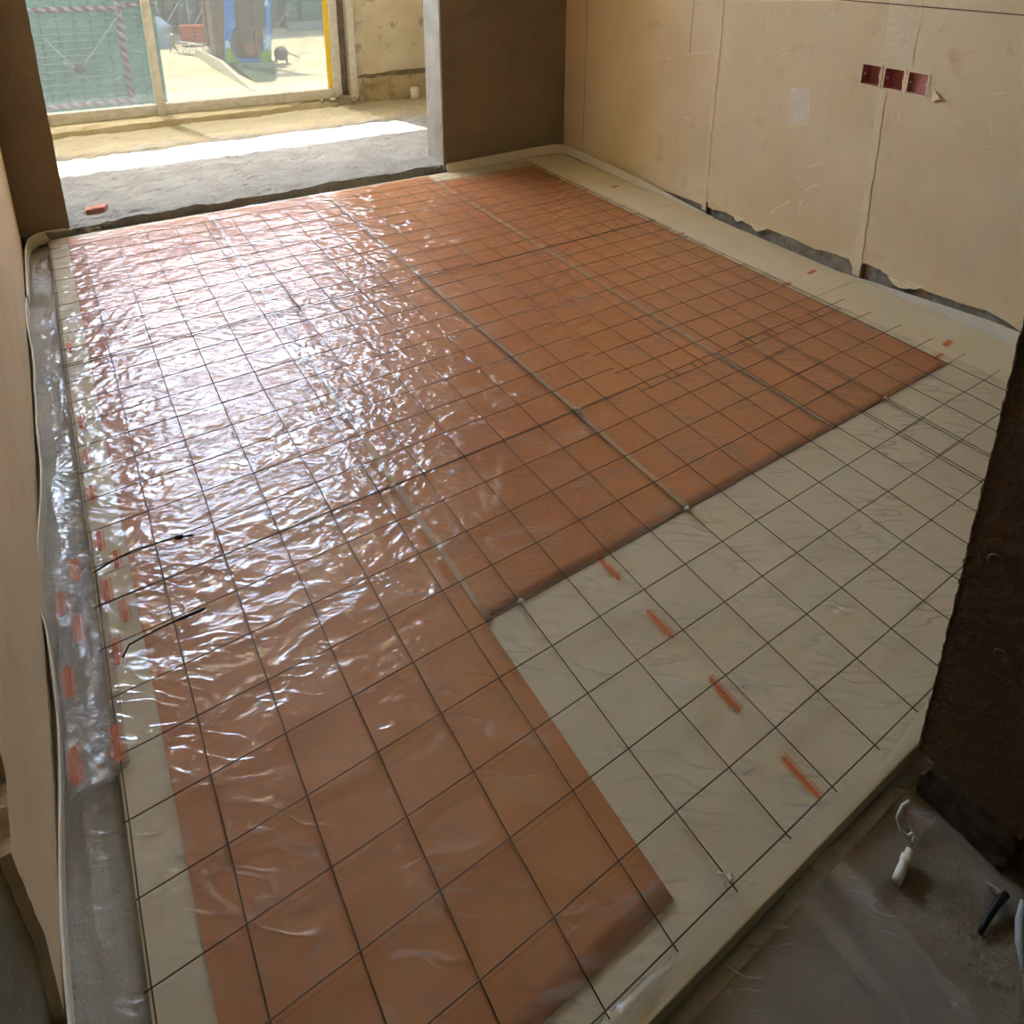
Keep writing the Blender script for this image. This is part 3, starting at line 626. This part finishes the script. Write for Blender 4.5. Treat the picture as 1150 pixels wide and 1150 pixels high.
wire_mesh('square wire mesh sheet at the front, laid over cream boards and the long film strip', R10(-.6, 18), R10(.0, 10), (-.606, 1.108), (-.008, .905))
wire_mesh('square wire mesh sheet in the front right, its wire ends toward the socket wall', R10(1.006, 5), R10(.002, 10), (.99, 1.492), (-.006, .912), z=.0112)
wire_mesh('square wire mesh sheet in the middle left, under the window glare', R10(-.6, 12), R10(.893, 10), (-.606, .597), (.885, 1.795), z=.0112)
wire_mesh('square wire mesh sheet in the middle right over the orange film', R10(.63, 8)+[1.425], R10(.872, 10), (.592, 1.432), (.868, 1.80), z=.0100)
wire_mesh('square wire mesh sheet at the back left beside the balcony step', R10(-.6, 12), R10(1.784, 10), (-.606, .60), (1.778, 2.70), z=.0090)
wire_mesh('square wire mesh sheet at the back right in the far corner', R10(.62, 8)+[1.425], R10(1.765, 10), (.50, 1.432), (1.76, 2.71), z=.0115)

# small white ties at mesh crossings
def tie(x, y, label, tail):
    root = empty('cable_tie', (x, y, .01), label, 'cable tie')
    pts = [(x + .006 * math.cos(a), y + .004 * math.sin(a) , .0105 + .0045 * math.sin(a * 1.0 + .6)) for a in np.linspace(0, 2 * math.pi, 13)]
    tube('loop', pts, .0014, M_tie, root, 6)
    box('tie_head', x - .003, x + .003, y - .003, y + .003, .0125, .018, M_tie, root, .0008)
    tube('tail', [(x, y, .015), (x + tail[0] * .5, y + tail[1] * .5, .017), (x + tail[0], y + tail[1], .012)], .001, M_tie, root, 5)
tie(-.071, .895, 'white tie on the mesh seam over the gap beside the longest film strip', (-.01, .012))
tie(.413, .899, 'white tie on the mesh seam between second and third film strips', (-.012, .010))
tie(.000, .500, 'white tie at the front corner of the second film strip', (.0, -.022))
tie(.400, .500, 'white tie where the front film edge meets second and third strips', (.008, .006))
tie(1.10, .500, 'white tie on doubled mesh wires before the far right film strip', (.01, .006))
tie(.000, .006, 'white tie at the front board edge by the film corner', (-.006, .014))

# pale seam gaps between strips show as narrow milky tape
for x0, x1, y0, lab in ((-.065, -.053, .505, 'milky tape along the seam beside the longest film strip'), (.406, .420, .505, 'milky tape along the seam between second and third film strips'), (.896, .907, .505, 'milky tape along the seam beside the rightmost film strip')):
    tag(grid_obj('seam_tape', np.linspace(x0, x1, 5), np.linspace(y0, 2.79, 60), lambda X, Y: .0034 + fbm(X * 8, Y * 5) * .0008, M_tape, None, skirt=.0004), lab, 'tape')

# power leads of the heating film
def lead(pix, zs, conn, label):
    root = empty('power_lead', px(*pix[0], z=.01), label, 'cable')
    P = [px(x, y, z=z) for (x, y), z in zip(pix, zs)]
    tube('cable', P, .0016, M_black, root, 8)
    a, b, r = conn; tube('connector', [P[a].lerp(P[b], t) for t in (0, .15, .85, 1)], [r * .6, r, r, r * .6], M_black, root, 8)
lead([(105, 643), (126, 630), (150, 618), (176, 610), (196, 604), (206, 602.5), (217, 601)], [.012, .018, .024, .026, .026, .026, .022], (4, 5, .0042), 'thin dark power lead with black connector on the film, farther of two')
lead([(138, 738), (145, 724), (163, 714), (182, 704), (198, 697), (213, 690), (231, 683)], [.012, .016, .018, .019, .02, .021, .02], (4, 6, .0026), 'thin black power lead with kinked end, nearer of two, by the left hem')

# ------------------------------------------------------------------ white perimeter foam strips
def ribbon(name, pts, th, m, label):
    """pts: (x, y, zbottom, ztop)"""
    P = []
    for a, b in zip(pts[:-1], pts[1:]):
        for i in range(6): P.append(np.array(a) + (np.array(b) - np.array(a)) * i / 6)
    P.append(np.array(pts[-1], float)); P = np.array(P)
    for _ in range(3): P[1:-1] = (P[:-2] + 2 * P[1:-1] + P[2:]) / 4
    V = []; Fc = []; n = len(P)
    for i in range(n):
        t = P[min(i + 1, n - 1), :2] - P[max(i - 1, 0), :2]; t = t / np.hypot(*t); nr = np.array([-t[1], t[0]]) * th / 2
        lean = .006
        for s, zc in ((1, 2), (1, 3), (-1, 3), (-1, 2)): V.append((P[i, 0] + nr[0] * s, P[i, 1] + nr[1] * s, P[i, zc]))
    for i in range(n - 1):
        for k in range(4): Fc.append((i * 4 + k, i * 4 + (k + 1) % 4, (i + 1) * 4 + (k + 1) % 4, (i + 1) * 4 + k))
    Fc += [(3, 2, 1, 0), tuple(range((n - 1) * 4, n * 4))]
    o = mesh_obj(name, V, Fc, m, None); return tag(o, label, 'edge strip')
ribbon('edge_strip', [(1.015, 2.820, -.004, .040), (1.25, 2.828, -.003, .044), (1.5, 2.832, -.002, .048), (1.64, 2.832, -.001, .048), (1.690, 2.815, -.001, .048), (1.702, 2.76, -.001, .047), (1.698, 2.6, -.002, .045), (1.695, 2.4, -.003, .043), (1.693, 2.2, -.006, .036), (1.695, 2.0, -.014, .020), (1.698, 1.85, -.024, .006), (1.702, 1.70, -.028, -.006)], .004, M_foam_strip, 'white foam edge strip turning the far corner by the socket wall')
ribbon('edge_strip', [(1.698, 1.05, -.027, -.006), (1.702, .95, -.026, .004), (1.707, .8, -.024, .014), (1.711, .65, -.024, .026), (1.714, .54, -.024, .034), (1.714, .50, -.024, .034)], .003, M_foam_strip, 'white foam edge strip along the socket wall foot, curling off the wall')
ribbon('edge_strip', [(1.712, .505, -.024, .034), (1.714, .40, -.024, .036), (1.714, .25, -.024, .036), (1.713, .0, -.024, .036)], .003, M_foam_strip, 'short white foam edge strip at the socket wall beside the dark pier')
ribbon('edge_strip', [(-.545, 2.835, -.012, .028), (-.59, 2.836, -.014, .030), (-.635, 2.822, -.016, .032), (-.660, 2.78, -.018, .032), (-.668, 2.70, -.020, .030), (-.672, 2.5, -.022, .022), (-.672, 2.3, -.02, .018)], .004, M_foam_strip, 'pale foam edge strip curving round the far left corner')
LP = []
for i, y in enumerate(np.linspace(2.26, .30, 34)):
    LP.append((-.6735 + .0045 * math.sin(y * 11) + (.006 if .9 < y < 1.7 else 0) * math.sin(y * 5), float(y), -.024, .016 + .012 * math.sin(y * 6 + 1)))
ribbon('edge_strip', LP, .003, M_foam_strip, 'long wavy white foam edge strip along the left wall foot')

# ------------------------------------------------------------------ socket boxes
for (y0, y1), lab in (((1.044, 1.112), 'maroon flush socket box, left of the three in the wall'), ((.960, 1.028), 'maroon flush socket box, middle of the three in the wall'), ((.879, .945), 'maroon flush socket box, right of the three in the wall')):
    root = empty('socket_box', (XR, (y0 + y1) / 2, .668), lab, 'socket box', 'flush socket boxes in a row')
    z0, z1, d = .669, .736, (.040 if y0 > .95 else .016)
    bm = bmesh.new(); t = .002
    for a in ((XR - .001, XR + d, y0, y0 + t, z0, z1), (XR - .001, XR + d, y1 - t, y1, z0, z1), (XR - .001, XR + d, y0, y1, z0, z0 + t), (XR - .001, XR + d, y0, y1, z1 - t, z1), (XR + d - t, XR + d, y0, y1, z0, z1)): box_bm(*a, bm=bm)
    bm_obj('box_shell', bm, M_redbox, root)
    for yy in (y0 + .006, y1 - .006):
        lathe('screw_lug', [(.004, 0), (.004, .006), (.002, .0062)], M_tie, root, 10, (XR + .012, yy, (z0 + z1) / 2), Matrix.Rotation(-math.pi / 2, 3, 'Y'))
    slab('mortar_rim', jag((y0 - .005, z0 - .005), (y1 + .005, z0 - .005), 6, .0012) + jag((y1 + .005, z0 - .005), (y1 + .005, z1 + .005), 6, .0012) + jag((y1 + .005, z1 + .005), (y0 - .005, z1 + .005), 6, .0012) + jag((y0 - .005, z1 + .005), (y0 - .005, z0 - .005), 6, .0012), lambda y, z: Vector((XR - .002, y, z)), (.012, 0, 0), M_beige, root, [[(y0 + .001, z0 + .001), (y1 - .001, z0 + .001), (y1 - .001, z1 - .001), (y0 + .001, z1 - .001)]])
p = px(1052, 108, X=XR); slab('plaster_chip', [(p.y - .02, p.z - .005), (p.y + .012, p.z - .018), (p.y + .012, p.z + .022)], lambda y, z: Vector((XR - .006 + (y - p.y) * .3, y, z)), (.004, 0, 0), M_beige_light, wr)

# ------------------------------------------------------------------ small things
root = empty('brick_chunk', px(109, 238, z=ZS), 'pinkish red brick fragment lying on the grey balcony slab', 'brick')
q = px(109, 238, z=ZS + .002)
bm = bmesh.new(); box_bm(q.x - .036, q.x - .012, q.y - .012, q.y + .030, ZS - .004, ZS + .020, .002, bm); bm_obj('broken_half', bm, M_brick, root)
bm = bmesh.new(); box_bm(q.x - .0105, q.x + .030, q.y - .012, q.y + .032, ZS - .004, ZS + .021, .002, bm)
for v in bm.verts:
    if v.co.x > q.x + .01: v.co.x += (v.co.y - q.y) * .35
bm_obj('larger_half', bm, M_brick, root)
q = px(466, 111, z=ZS); root = empty('pipe_stub', q, 'short white pipe stub standing on the balcony floor beside the pier', 'pipe')
lathe('pipe_wall', [(.027, -.004), (.028, .04), (.028, .074), (.0285, .078), (.024, .078), (.024, .01)], M_white, root, 20, q)
# mortar crumbs by the window corner and slab edge
def lump(name, c, s, m, seed, label=None, cat=None, parent=None, group=None):
    bm = bmesh.new(); bmesh.ops.create_icosphere(bm, subdivisions=2, radius=1); r = random.Random(seed); k = [r.uniform(0, 6) for _ in range(3)]
    for v in bm.verts:
        f = 1 + .22 * math.sin(v.co.x * 3 + k[0]) * math.cos(v.co.y * 4 + k[1]) + .12 * math.sin(v.co.z * 7 + k[2]) + r.uniform(-.06, .06)
        v.co = Vector((c[0] + v.co.x * s[0] * f, c[1] + v.co.y * s[1] * f, c[2] + v.co.z * s[2] * f))
    o = bm_obj(name, bm, m, parent)
    if label: tag(o, label, cat, group)
    return o
for i in range(14):
    x = 1.0 + random.uniform(-.1, .13); y = 4.33 + random.uniform(-.06, .02); s = random.uniform(.008, .022)
    lump('mortar_crumb', (x, y, .04 + (y - 4.27) * .3 + random.uniform(0, .02)), (s, s, s * .7), M_slab_crumb, i, 'crumb of grey mortar heaped at the corner of the window frame', 'mortar crumb', None, 'mortar crumbs under the window post')
for i in range(5):
    x = 1.03 + random.uniform(-.10, .03); s = random.uniform(.008, .016)
    lump('rubble_piece', (x - .03, 2.842 + random.uniform(-.004, .006), .012 + random.uniform(-.004, .01)), (s * 1.3, s * .7, s), M_mortar, 50 + i, 'small mortar lump at the slab edge beside the dark far pier', 'mortar lump', None, 'mortar lumps by the far pier')
for i, (x, z) in enumerate(((-.51, .010), (-.48, .006), (-.45, .004))):
    lump('rubble_piece', (x, 2.835, z), (.018, .008, .012), M_mortar, 70 + i, 'small mortar lump at the slab edge beside the left far pier', 'mortar lump', None, 'mortar lumps by the left far pier')

# string and white stub at the dark pier, bag and bucket
def string_pts(pp, X): return [px(a, b, z=.034 - (b - 900) * .0010) for a, b in pp]
root = empty('knotted_string', px(1014, 930, z=.0), 'frayed white string knotted at the broken corner of the dark pier', 'string')
tube('loop', string_pts([(1022, 900), (1014, 905), (1008, 918), (1011, 932), (1020, 940), (1026, 934), (1018, 922), (1012, 912), (1019, 906)], .300), .0028, M_tie, root, 7)
tube('strand', string_pts([(1019, 938), (1024, 948), (1028, 938)], .300), .002, M_tie, root, 6)
q = px(1022, 955, z=ZF + .012); q2 = px(1006, 991, z=ZF + .0065)
root = empty('white_stub', q2, 'white plastic tube stub leaning at the foot of the dark pier', 'tube')
tube('tube_wall', [q2, q2.lerp(q, .35), q2.lerp(q, .7), q], [.0062, .0062, .0055, .005], M_tie, root, 12)
tube('tube_collar', [q2.lerp(q, .58), q2.lerp(q, .78)], .0072, M_tie, root, 12)
lump('plaster_chunk', px(1116, 1000, z=ZF + .008), (.004, .011, .006), M_mortar, 91, 'pale plaster chunk at the near corner of the dark pier', 'plaster chunk')
bag = empty('dark_bag', (.34, -.235, ZF), 'dark green and black bag slumped at the near corner of the dark pier', 'bag')
lump('bag_top', (.352, -.226, .022), (.034, .028, .030), mat('dark_green_cloth', lin(52, 66, 48), lin(38, 50, 38), 30, .8, .4, 80), 95, parent=bag)
lump('bag_base', (.343, -.236, -.006), (.040, .034, .024), M_black, 96, parent=bag)
tube('strap', [px(1132, 1003, z=-.010), px(1120, 1014, z=-.022), px(1110, 1030, z=-.024), px(1100, 1048, z=-.026)], [.004, .005, .004, .003], M_black, bag, 8)
tube('grey_piping', [px(1150, 1012, z=.0), px(1146, 1035, z=-.012), px(1146, 1060, z=-.018), px(1150, 1090, z=-.022)], [.004, .006, .006, .004], mat('grey_trim', lin(150, 150, 146)), bag, 8)

# ------------------------------------------------------------------ outside: scaffold, yard, hoarding
ZG = -11.0
M_sand = mat('sandy_yard', lin(206, 188, 146), lin(222, 206, 168), .25, .95, .3, 3, c3=lin(150, 132, 96), c3scale=.5, c3lo=.55, c3hi=.7)
struct(grid_obj('ground', np.linspace(-40, 80, 60), np.linspace(16, 160, 70), lambda X, Y: ZG + (fbm(X * .2, Y * .2) - .5) * .3, M_sand))
M_net = net('green_net', lin(132, 180, 166), lin(152, 196, 182), 1)
M_net_dark = mat('dark_net', lin(104, 122, 112), lin(140, 146, 132), .8, .95, .4, 6, c3=lin(126, 126, 116), c3scale=2.2, c3lo=.56, c3hi=.66, stretch=(1, 1, .35))
M_rw_h = stripes('red_white_bands_level', lin(168, 70, 78), lin(224, 214, 210), 6.2, (1, 0, .9))
M_rw_v = stripes('red_white_bands_upright', lin(168, 70, 78), lin(224, 214, 210), 6.2, (.9, 0, 1))
M_rod = mat('pale_rod', lin(206, 210, 200), None, rough=.6)
M_rust = mat('rusty_rod', lin(128, 92, 92), None, rough=.8)
YS = 14.0
sc = empty('scaffold', (0, YS, -3), 'netted scaffold bay with red and white poles and crossed braces', 'scaffold')
box('safety_net', -2.2, 1.26, YS + .28, YS + .30, -3.2, 3.0, M_net, sc)
def pole(name, a, b, r, m, n=8): tube(name, [a, b], r, m, sc, n)
P = lambda x, y, Y=YS: px(x, y, Y=Y)
zt, zb2 = P(100, 10).z, P(100, 117).z
pole('level_pole', (-2.2, YS, zt), (.80, YS, zt), .046, M_rw_h); pole('level_pole', (-2.2, YS, zb2), (.80, YS, zb2), .046, M_rw_h)
pole('level_pole', (.80, YS + .02, zt + .04), (1.25, YS + .02, zt + .04), .034, M_rw_h)
for x in (P(140, 60).x, P(172, 50).x, -1.4): pole('upright_pole', (x, YS + .03, -3.2), (x, YS + .03, 3.0), .050, M_rw_v)
pole('cross_brace', P(48, 42), P(124, 116), .016, M_rod); pole('cross_brace', P(138, 10), P(64, 118), .016, M_rod)
pole('cross_brace', P(164, 34, YS + .2), P(142, 70, YS + .2), .012, M_rod); pole('cross_brace', P(146, 76, YS + .2), P(168, 108, YS + .2), .012, M_rod)
lathe('brace_coupler', [(.03, -.05), (.075, -.03), (.075, .03), (.03, .05)], M_rust, sc, 10, P(89, 78), Matrix.Rotation(math.pi / 2, 3, 'X'))
for k in range(13):
    z = zb2 + (zt - zb2) * (k + .6) / 13.2; tube('net_rail', [(-2.2, YS + .22, z), (1.0, YS + .22, z + random.uniform(-.02, .02))], .012, M_rod, sc, 5)
for x in np.linspace(-.62, .95, 8): tube('net_upright', [(x, YS + .24, -2.2), (x + .05, YS + .24, .8)], .009, M_rust, sc, 5)

G = lambda x, y: px(x, y, z=ZG)
# plinth with turf and hoarding with a rounded cut-out
YP = 67.5
tl, tr_ = px(263, 73, Y=YP), px(309, 71, Y=YP); ztop = tl.z; bl, br = G(297, 97.5), G(309, 96)
V = [Vector((tl.x, YP, ztop)), Vector((tr_.x, YP, ztop)), Vector((tr_.x, YP + 2, ztop)), Vector((tl.x, YP + 2, ztop)), Vector((bl.x, bl.y, ZG - .2)), Vector((br.x, br.y, ZG - .2)), Vector((tr_.x, YP + 2, ZG - .2)), Vector((tl.x + .1, YP + 2, ZG - .2))]
pl = tag(mesh_obj('turf_bank', V, [(0, 1, 2, 3), (4, 5, 1, 0), (5, 6, 2, 1), (6, 7, 3, 2), (7, 4, 0, 3), (4, 7, 6, 5)], mat('dark_turf', lin(64, 84, 58), lin(96, 110, 84), 4, .95, .8, 12, c3=lin(150, 150, 130), c3scale=7)), 'dark green turf bank sloping down from the blue hoarding', 'bank')
cb = empty('site_cabin', ((tl.x + tr_.x) / 2, YP + 4, ZG), 'dark brown site cabin seen through the cut-out of the hoarding', 'cabin')
box('cabin_wall', tl.x - .6, tr_.x + .2, YP + 4, YP + 6, ZG - .1, ZG + 9, mat('brown_boards', lin(128, 106, 88), lin(104, 86, 72), 1.2, .9, .4, 5, stretch=(3, 3, .4)), cb)
q0, q1 = px(276, 62, Y=YP + 3.9), px(290, 50, Y=YP + 3.9)
box('orange_hatch', q0.x, q1.x, YP + 3.85, YP + 4, q0.z, q1.z, mat('hatch_orange', lin(186, 120, 84)), cb)
hb = empty('hoarding', (15, YP + .8, ztop), 'blue hoarding board with a rounded cut-out and green leaves at its foot', 'hoarding')
H = lambda x, y: (lambda v: (v.x, v.z))(px(x, y, Y=YP + .8))
out = [H(253, 72), H(305, 70), H(303, -70), H(251, -70)]
cut = [H(265, 64), H(260, 54), H(258.5, 44), H(262, 34), H(265, 26), H(263, 14), H(262, 4), H(266, -6), H(280, -12), H(293, -6), H(297, 4), H(298.5, 16), H(299, 30), H(298, 44), H(296, 54), H(292, 66), H(278, 67)]
M_blue = mat('blue_print', lin(38, 112, 190), lin(58, 132, 206), .4, .6)
slab('printed_board', out, lambda x, z: Vector((x, YP + .8, max(z, ztop + .01))), (0, .12, 0), M_blue, hb, [cut])
def flat_print(name, pts, m, dy=.02): slab(name, [H(*p) for p in pts], lambda x, z: Vector((x, YP + .8 - dy, max(z, ztop + .01))), (0, .015, 0), m, hb)
flat_print('printed_sky', [(253.2, 66), (253, 46), (257, 46), (259, 56), (263, 66)], mat('pale_print', lin(190, 208, 216)))
flat_print('printed_sky', [(297, 56), (298.6, 40), (304, 40), (305, 60)], mat('pale_print2', lin(176, 200, 216)))
M_leaf = mat('leaf_print', lin(86, 150, 58), lin(150, 180, 70), 2, .7)
flat_print('printed_leaves', [(253.2, 71.5), (253.2, 55), (256, 53), (259, 55), (262, 60), (265, 66), (270, 68), (272, 71.5)], M_leaf, .04)
flat_print('printed_leaves', [(291, 70), (293, 61), (297, 56), (301, 55), (305, 57), (305, 70)], M_leaf, .04)
flat_print('printed_star', [(296, 7), (298, 3), (299, -3), (300.5, 3), (302.5, 7), (299.5, 5)], mat('white_print', lin(230, 236, 240)), .03)
for x in (272, 288): q = px(x, 68, Y=YP + 1.3); tube('back_post', [(q.x, YP + 1.2, ztop), (q.x, YP + 1.2, ztop + 12)], .09, mat('brown_post', lin(86, 70, 60)), hb, 6)
# sloping retaining wall beside the track
r0, r1 = G(224, 64), G(288, 102)
rw_pts = []
d = (r1 - r0); nrm = Vector((-d.y, d.x, 0)).normalized() * .35
V = [r0 + Vector((0, 0, -.3)), r1 + Vector((0, 0, -.3)), r1 + Vector((0, 0, .12)), r0.lerp(r1, .5) + Vector((0, 0, .95)), r0 + Vector((0, 0, .8))]
mesh_obj_v = V + [v - nrm for v in V]
o = mesh_obj('retaining_wall', mesh_obj_v, [(0, 1, 2, 3, 4), (9, 8, 7, 6, 5), (0, 5, 6, 1), (1, 6, 7, 2), (2, 7, 8, 3), (3, 8, 9, 4), (4, 9, 5, 0)], mat('pale_wall', lin(206, 196, 172), lin(190, 178, 150), 1, .9, .3, 4))
tag(o, 'low sloping concrete retaining wall beside the sandy track', 'wall')
# stacked orange panels
q0, q1 = G(205, 52), G(237, 52)
st = empty('panel_stack', ((q0.x + q1.x) / 2, q0.y, ZG), 'stack of orange brown panels at the edge of the yard', 'panel stack')
M_pan = mat('orange_panel', lin(168, 84, 54), lin(186, 100, 66), 1.5, .8)
for c in range(2):
    for k in range(5):
        xa = q0.x + (q1.x - q0.x) * c / 2; zb = ZG + .25 + k * .36
        box('panel', xa + .04, xa + (q1.x - q0.x) / 2 - .04, q0.y, q0.y + 1.2, zb, zb + .31, M_pan, st)
# pale tarpaulin mound
q = G(180, 54); V = []
tm = lump('tarpaulin_mound', (q.x - .6, q.y + 1, ZG + .6), (2.0, 1.6, 2.6), mat('blue_grey_tarp', lin(142, 158, 172), lin(160, 174, 186), 1, .8, .3, 3), 33, 'pale blue grey tarpaulin heap beyond the striped pole', 'tarpaulin')
# brown gate column with white base
q0, q1 = G(234, 66), G(251, 66)
gc = empty('gate_column', (q0.x, q0.y, ZG), 'brown column with white base left of the blue hoarding', 'column')
box('shaft', q0.x + .15, q1.x, q0.y, q0.y + 1, ZG + 1.0, ZG + 9, mat('brown_cladding', lin(112, 92, 76), lin(88, 72, 60), 1, .9, .4, 4, stretch=(3, 3, .5)), gc)
box('base', q0.x, q1.x + .1, q0.y - .15, q0.y + 1.1, ZG - .1, ZG + 1.0, mat('white_base', lin(226, 220, 206)), gc)
# trestle
q0, q1 = G(203, 58), G(229, 62)
tr = empty('trestle', q0, 'long white trestle rail in the yard before the orange panels', 'trestle')
tube('rail', [q0 + Vector((0, 0, 1.0)), q1 + Vector((0, 0, .95))], .07, M_rod, tr, 6)
for t in (.1, .4, .7, .98): p_ = q0.lerp(q1, t); tube('leg', [p_ + Vector((0, 0, -.1)), p_ + Vector((0, 0, 1.0))], .05, M_rod, tr, 6)
# rubble line on the track
for i in range(5):
    q = G(202 + i * 4.4, 61 + i * .6); s = random.uniform(.15, .2); lump('rubble_lump', (q.x, q.y, ZG + .1), (s, s, s * .6), MATS['bare_mortar'], 300 + i, 'grey rubble lump in the row at the foot of the white trestle', 'rubble', None, 'rubble row in the yard')
# cement mixer
q = G(317, 72)
mx = empty('cement_mixer', q, 'dark drum cement mixer on legs beside the hoarding', 'cement mixer')
M_mix = mat('dark_steel', lin(84, 84, 84), lin(110, 106, 100), 4, .6, .2, 10)
lathe('drum', [(.25, -.65), (.55, -.4), (.62, 0), (.5, .35), (.3, .6), (.26, .6), (.2, .3)], M_mix, mx, 18, q + Vector((0, 0, 1.0)), Matrix.Rotation(-.9, 3, 'X') @ Matrix.Rotation(.3, 3, 'Y'))
for sx in (-.5, .5):
    tube('leg', [q + Vector((sx, 0, -.1)), q + Vector((sx * .8, 0, 1.0))], .06, M_mix, mx, 6)
    tube('leg', [q + Vector((sx * 1.1, .7, -.1)), q + Vector((sx * .8, 0, .9))], .05, M_mix, mx, 6)
tube('handle', [q + Vector((.6, 0, 1.0)), q + Vector((1.3, -.1, .6)), q + Vector((1.6, -.1, .5))], .05, M_mix, mx, 6)
# worker: skinned figure, walking, white helmet
q = G(195, 59)
def worker(base, s=1.0):
    J = {'pelvis': (0, 0, .92), 'chest': (.02, -.05, 1.32), 'neck': (.03, -.08, 1.48), 'head': (.05, -.12, 1.64), 'kneeL': (-.16, -.12, .5), 'footL': (-.28, .05, .08), 'toeL': (-.34, -.10, .05), 'kneeR': (.18, .0, .5), 'footR': (.36, .10, .08), 'toeR': (.40, -.06, .05),
         'shL': (-.20, -.05, 1.40), 'elL': (-.30, -.18, 1.14), 'haL': (-.18, -.40, 1.06), 'shR': (.22, -.05, 1.40), 'elR': (.36, -.14, 1.14), 'haR': (.34, -.38, 1.05)}
    Rr = {'pelvis': .15, 'chest': .17, 'neck': .07, 'head': .11, 'kneeL': .075, 'footL': .055, 'toeL': .05, 'kneeR': .075, 'footR': .055, 'toeR': .05, 'shL': .08, 'elL': .055, 'haL': .05, 'shR': .08, 'elR': .055, 'haR': .05}
    E = [('pelvis', 'chest'), ('chest', 'neck'), ('neck', 'head'), ('pelvis', 'kneeL'), ('kneeL', 'footL'), ('footL', 'toeL'), ('pelvis', 'kneeR'), ('kneeR', 'footR'), ('footR', 'toeR'), ('chest', 'shL'), ('shL', 'elL'), ('elL', 'haL'), ('chest', 'shR'), ('shR', 'elR'), ('elR', 'haR')]
    ks = list(J); me = bpy.data.meshes.new('body'); me.from_pydata([Vector(J[k]) + base for k in ks], [(ks.index(a), ks.index(b)) for a, b in E], [])
    root = empty('person', base, 'worker in pale clothes and white helmet bending forward in the yard', 'person')
    o = bpy.data.objects.new('body', me); COL.objects.link(o); put(o, root)
    md = o.modifiers.new('skin', 'SKIN'); o.modifiers.new('sub', 'SUBSURF').levels = 1
    for i, k in enumerate(ks): me.skin_vertices[0].data[i].radius = (Rr[k], Rr[k]); me.skin_vertices[0].data[i].use_root = (i == 0)
    me.materials.append(mat('pale_clothes', lin(160, 150, 140), lin(120, 112, 108), 3))
    h = Vector(J['head']) + base
    lathe('helmet', [(.17, .02), (.15, .05), (.14, .12), (.10, .18), (.03, .205)], mat('white_helmet', lin(240, 238, 230)), root, 14, h)
worker(q)
# dark netted buildings across the yard
bd = empty('netted_building', (20, 96, ZG), 'dark netted scaffold building across the sandy yard', 'building')
box('net_wall', 2, 60, 96, 100, ZG - .5, 14, M_net_dark, bd)
for i, xp in enumerate((178, 186, 198, 212, 224, 238, 252, 268, 284, 300, 316, 330, 344, 358, 372)):
    x = px(xp, 20, Y=95.7).x; tube('scaffold_upright', [(x, 95.7, ZG), (x, 95.7, 14)], .13, M_rust if i % 3 else M_rod, bd, 6)
for z in np.arange(-9, 12, 2.2): tube('scaffold_ledger', [(2, 95.6, z), (60, 95.6, z)], .09, M_rust, bd, 6)
for i, xp in enumerate((182, 214, 308, 336)): a_ = px(xp, 36, Y=95.5); tube('scaffold_brace', [a_, a_ + Vector((3.2, 0, 5))], .08, M_rod, bd, 6)
for xp in (322, 340, 352): a_ = px(xp, 30, Y=95.3); box('teal_net_panel', a_.x, a_.x + 1.3, 95.2, 95.4, a_.z, 8, M_net, bd)
a_, b_ = px(326, 54, Y=92), px(372, 50, Y=92)
tag(bm_obj('site_barrier', box_bm(a_.x, b_.x + 6, 92, 92.4, ZG - .2, ZG + 1.1), mat('grey_barrier', lin(150, 152, 156))), 'long low grey barrier at the far right of the yard', 'barrier')
